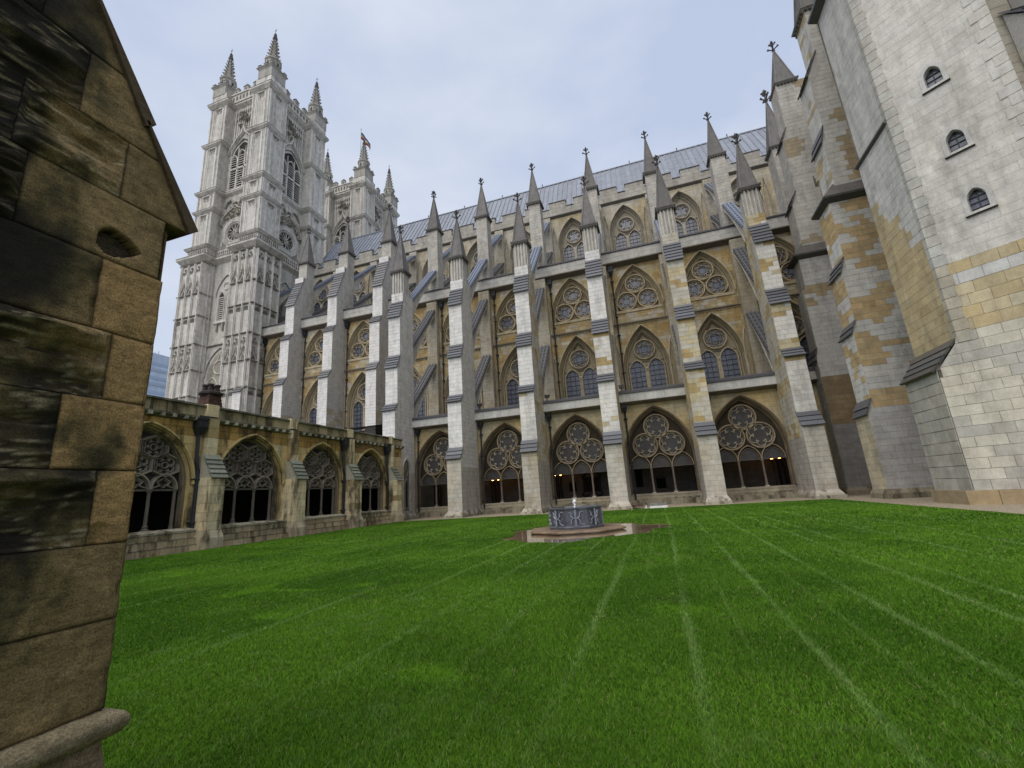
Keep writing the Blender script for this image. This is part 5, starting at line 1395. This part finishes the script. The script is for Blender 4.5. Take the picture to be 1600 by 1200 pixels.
# torus moulding and hollow base
mb = MB(); prof = []
for i in range(9): a = R(-90+180*i/8); prof.append((.0+.055*math.cos(a), .72+.045*math.sin(a)))
hol = [(.0, .675)]+[(.01+.24*(1-math.cos(R(t))), .66-.40*math.sin(R(t))) for t in (15, 30, 45, 60, 75, 90)]+[(.27, .2), (.27, 0)]
full = [(-.1, 0), (-.1, .77)]+prof[::-1]+hol
def ext(mb, prof, col):
    n = len(prof); rows = []
    for (w, z) in prof: rows.append([(XF+w, .9-2.2, z), (XF+w, YF+w, z), (XF-.95, YF+w, z)])
    pts = [p for r in rows for p in r]; fs = []
    for i in range(n-1):
        for k in range(2): fs.append((i*3+k, i*3+k+1, (i+1)*3+k+1, (i+1)*3+k))
    mb.add([(x, -y, z) for x, y, z in pts], fs, col)
ext(mb, [(-.02, .775)]+prof[::-1], (.30, .25, .16)); mb.build('torus_moulding', M_FORE, fb, smooth=True)
mb = MB(); ext(mb, hol, (.30, .23, .15)); mb.build('hollow_base', M_FORE, fb, smooth=True)

# ------------------------------------------------------------ fountain
fo = thing('fountain', 'dark lead octagonal cistern fountain with quatrefoil panels in middle of the lawn', 'fountain', (FX, FY, 0))
RFo = .93; ap = RFo*math.cos(R(22.5)); hwp = RFo*math.sin(R(22.5)); fz0, fz1 = .17, .84
mb = MB(); mb.lathe(0, 0, [(RFo, fz0+.02), (RFo, fz1), (RFo-.05, fz1), (RFo-.07, fz1-.12), (.0, fz1-.12)], 8, None, False, R(22.5-13)); mb.build('basin', M_FOUNT, fo)
mb = MB(); mb.lathe(0, 0, [(RFo+.05, fz0), (RFo+.06, fz0+.06), (RFo+.01, fz0+.1), (RFo, fz0+.1)], 8, None, False, R(22.5-13)); mb.lathe(0, 0, [(RFo, fz1-.05), (RFo+.045, fz1-.03), (RFo+.045, fz1+.01), (RFo-.04, fz1+.02), (RFo-.06, fz1-.03)], 8, None, False, R(22.5-13)); mb.build('rim', M_FOUNT, fo)
M_RELIEF = plain('worn_lead_relief', (.27, .29, .34), .45, .4, 9, .3, .3, .5)
for k in range(8):
    G = Fr(ap*math.sin(R(45*k-13)), -ap*math.cos(R(45*k-13)), 45*k-13)
    mb = MB(G); zc = (fz0+fz1)/2+.01; pts = []
    for i in range(4):
        t = math.pi/4+i*math.pi/2
        for j in range(6): a = t+R(-70+140*j/5); pts.append((.15*math.cos(t)*1.05+.10*math.cos(a), zc+.15*math.sin(t)*1.05+.10*math.sin(a)))
        pts.append((.29*math.cos(t+math.pi/4), zc+.27*math.sin(t+math.pi/4)))
    mb.sweep(pts, .034, -.004, .03, True, None, .5)
    rr = random.Random(k)
    for q in range(7):
        a = rr.uniform(0, 6.28); mb.tube([(.11*math.cos(a+i*.5)*(1-i*.1), .006, zc+.11*math.sin(a+i*.5)*(1-i*.1)) for i in range(5)], [.013]*5, 4)
    mb.sweep([(hwp-.02, fz0+.1), (hwp-.02, fz1-.05)], .03, -.004, .016); mb.sweep([(-hwp+.02, fz0+.1), (-hwp+.02, fz1-.05)], .03, -.004, .016)
    mb.build('relief_panel', M_RELIEF, fo)
def water_mat():
    m, nt, b, P = base('still_water', .04, .5)
    b.inputs['Base Color'].default_value = (.10, .075, .045, 1); b.inputs['Coat Weight'].default_value = .6
    b.inputs['Coat Roughness'].default_value = .02
    nt.links.new(ramp(nt, noi(nt, P, 1.1, 5, .6), .35, .65, (.20, .145, .09), (.34, .25, .16)), b.inputs['Base Color'])
    bump(nt, b, noi(nt, P, 6, 3, .5), .03, .01)
    return m
M_WATER = water_mat()
mb = MB(); mb.lathe(0, 0, [(RFo-.07, fz1-.10), (0, fz1-.098)], 24, None, False); mb.build('basin_water', M_WATER, fo)
M_JET = plain('white_water', (.75, .78, .8), .3, .1, 20)
mb = MB(); mb.tube([(0, 0, fz1-.12), (0, 0, fz1-.04)], .06, 8); mb.build('nozzle', M_IRON, fo)
mb = MB()
jp = []
for i in range(9):
    t = i/8; jp.append((.012*math.sin(i*2), .012*math.cos(i*3), fz1-.1+t*.36))
mb.tube(jp, [.035, .03, .03, .034, .03, .034, .04, .06, .03], 8)
rr = random.Random(4)
for k in range(22):
    a = rr.uniform(0, 6.28); q = rr.uniform(.02, .09); z = fz1+rr.uniform(.12, .30); mb.lathe(q*math.cos(a), q*math.sin(a), [(.004, z), (.013, z+.012), (.004, z+.026)], 5)
mb.build('water_jet', M_JET, fo)
pl = MB(); pl.lathe(0, 0, [(1.72, .10), (1.72, .135), (1.66, .165), (0, .170)], 8, (.3, .2, .12), False, R(22.5-13)); pl.lathe(0, 0, [(1.62, -.05), (1.62, .10)], 8, None, False, R(22.5-13))
pb = pl.build('fountain_step', M_PAVE, None, (FX, FY, 0)); tag(pb, 'wet brown octagonal stone step under the fountain', 'stone step')
pts = [puddle_xy(2*math.pi*i/130) for i in range(130)]
mb = MB(); mb.add([(FX+(x-FX)*1.04, -(FY+(y-FY)*1.04), .062) for x, y in pts], [tuple(range(130))]); mb.build('water', M_WATER, kind='structure')

# ------------------------------------------------------------ small things
def lampmat():
    m, nt, b, P = base('lit_lamp', .5); b.inputs['Base Color'].default_value = (1, .6, .25, 1); b.inputs['Emission Color'].default_value = (1, .42, .12, 1); b.inputs['Emission Strength'].default_value = 9; return m
M_LAMP = lampmat()
M_HALO = plain('lamp_bowl', (.12, .07, .04), .6)
lamp0 = None
LP = [(-17.4, 'single lit lamp on a stand in the leftmost far arch of the walk'), (-13.5, 'left lit lamp of the pair in the arch second from left'), (-13.0, 'right lit lamp of the pair in the arch second from left'),
      (-8.1, 'left lit lamp of the pair in the arch behind the fountain'), (-7.6, 'right lit lamp of the pair in the arch behind the fountain'), (7.82, 'left lit lamp of the pair in the rightmost arch'), (8.32, 'right lit lamp of the pair in the rightmost arch')]
for x, lab in LP:
    if lamp0 is None:
        lamp0 = thing('standing_lamp', lab, 'lamp', (x, 36.3, 0), 'lit lamps inside the north walk')
        mb = MB(); mb.lathe(0, 0, [(.16, .25), (.14, .32), (.045, .36), (.04, 2.45), (.09, 2.52)], 8); mb.build('post', M_IRON, lamp0)
        mb = MB(); mb.lathe(0, 0, [(.07, 2.5), (.15, 2.62), (.13, 2.66)], 10); mb.build('bowl', M_HALO, lamp0)
        mb = MB(); mb.lathe(0, 0, [(.02, 2.56), (.085, 2.66), (.08, 2.76), (.01, 2.86)], 10); mb.build('bulb', M_LAMP, lamp0, smooth=True)
    else:
        c = copy_tree(lamp0); c.location = (x, 36.3, 0); c['label'] = lab
for x, z, w_, h_, lab in ((-1.55, 2.05, .25, .66, 'dark upright wall tablet inside the arch right of fountain'), (.12, 1.55, .36, .36, 'black gabled wall tablet hanging inside the arch right of fountain'), (-7.15, 1.7, .3, .3, 'small brown wall plaque inside the arch behind the fountain')):
    mb = MB(Fr(x, 38.95, 0)); mb.box(-w_, w_, 0, .08, z-h_, z+h_, (.02, .018, .016)); mb.sweep([(-w_-.03, z+h_), (0, z+h_+.22), (w_+.03, z+h_)], .06, 0, .1, False, (.05, .04, .03)); mb.box(-w_-.05, w_+.05, 0, .11, z-h_-.07, z-h_, (.03, .03, .03))
    tag(mb.build('wall_tablet', M_TRAC), lab, 'wall tablet')
mn_ = thing('wall_monument', 'large carved dark wall monument inside the arch behind the fountain', 'monument', (-5.5, 38.95, 0))
mb = MB(); mb.box(-.55, .55, 0, .18, 1.2, 2.3, (.05, .045, .04)); mb.box(-.75, .75, 0, .28, 2.3, 2.42, (.09, .08, .07)); mb.build('panel', M_TRAC, mn_)
mb = MB(); mb.sweep([(-.8, 2.45), (-.3, 2.85), (0, 2.95), (.3, 2.85), (.8, 2.45)], .14, 0, .3, False, (.09, .08, .07)); mb.build('pediment', M_TRAC, mn_)
mb = MB()
for d in (-1, 1): mb.lathe(d*.66, .16, [(.09, 1.2), (.07, 1.3), (.06, 2.15), (.1, 2.3)], 8, (.08, .07, .06)); mb.tube([(d*.7, .1, 1.2), (d*.85, .12, .95), (d*.5, .15, .85), (d*.2, .12, 1.1)], [.06, .08, .06, .04], 6, (.08, .07, .06))
mb.build('column', M_TRAC, mn_)
# flowers and white slab beside the nave wall
fl = thing('flower_bunch', 'dark red flowers lying on the gravel beside the central buttress', 'flowers', (-1.55, 28.9, .06))
mb = MB(); rr = random.Random(2)
for k in range(26):
    a, q = rr.uniform(0, 6.28), rr.uniform(0, .38); x, y = q*math.cos(a), q*.6*math.sin(a); z = .1+rr.uniform(0, .13)
    for m in range(5):
        t = m*1.256; mb.add([(x, y, z), (x+.05*math.cos(t), y+.05*math.sin(t), z+.03), (x+.05*math.cos(t+.9), y+.05*math.sin(t+.9), z+.03)], [(0, 1, 2)])
    mb.lathe(x, y, [(.01, z-.01), (.03, z+.012), (.01, z+.03)], 5)
mb.build('petals', M_RED, fl)
mb = MB()
for k in range(60):
    a, q = rr.uniform(0, 6.28), rr.uniform(0, .42); x, y = q*math.cos(a), q*.6*math.sin(a); t = rr.uniform(0, 6.28); mb.add([(x, y, .0), (x+.07*math.cos(t), y+.07*math.sin(t), .08), (x+.1*math.cos(t+.3), y+.1*math.sin(t+.3), .03)], [(0, 1, 2)])
mb.build('leaves', M_GREEN, fl)
sl = thing('stone_slab', 'low white and grey stone slab on gravel right of the red flowers', 'slab', (-.25, 28.7, 0))
mb = MB(); mb.frust(-.52, .52, -.18, .18, .05, -.5, .5, -.16, .16, .19); mb.build('white_block', M_WHITE, sl)
mb = MB(); mb.frust(-.55, .5, -.75, -.25, .05, -.5, .45, -.7, -.3, .34, (.2, .2, .19)); mb.build('grey_block', M_TRAC, sl)
mb = MB(); mb.lathe(-.72, 0, [(.03, .05), (.05, .1), (.035, .2), (.02, .28)], 8); mb.build('white_vase', M_WHITE, sl)
fl0 = None
for x, lab in ((-13.3, 'small black floodlight on the walk parapet, leftmost'), (-7.55, 'small black floodlight on the walk parapet, behind and left of the fountain'), (-1.8, 'small black floodlight on the walk parapet above the central downpipe')):
    if not fl0:
        fl0 = thing('floodlight', lab, 'floodlight', (x, 33.55, 8.34), 'floodlights on the walk parapet')
        mb = MB(); mb.box(-.12, .12, -.12, .12, 0, .05); mb.tube([(0, 0, .04), (0, 0, .3)], .03, 6); mb.build('bracket', M_IRON, fl0)
        mb = MB(); mb.frust(-.14, .14, -.1, .12, .26, -.2, .2, -.2, .06, .52); mb.build('lamp_head', M_IRON, fl0)
    else:
        c = copy_tree(fl0); c.location = (x, 33.55, 8.34); c['label'] = lab
# distant office block
ob = thing('office_building', 'hazy blue stepped office building far off, left of the bell tower', 'building', (-232, 150, 0))
mb = MB(); mb.box(-26, 8.5, -12, 12, 0, 58); mb.box(-22, 5.0, -10, 10, 58, 66); mb.box(-16, 2.0, -8, 8, 66, 74); mb.box(-10, -.5, -6, 6, 74, 82); mb.build('wall', M_OFFICE, ob)
mb = MB()
for z in range(4, 80, 4):
    e = 8.5 if z < 57 else 5 if z < 65 else 2 if z < 73 else -.5; d = 12 if z < 57 else 10 if z < 65 else 8 if z < 73 else 6
    mb.box(e-10, e-1, d, d+.25, z, z+1.4); mb.box(e, e+.25, -d+1, d-1, z, z+1.4)
mb.build('window', plain('hazy_window', (.32, .39, .49), .5), ob)
mb = MB()
for k in range(4): mb.tube([(-8+k*2.4, 0, 82), (-8+k*2.4, 0, 83.5)], .25, 5)
mb.build('roof_railing', M_OFFICE, ob)
print('objects', len(bpy.data.objects))
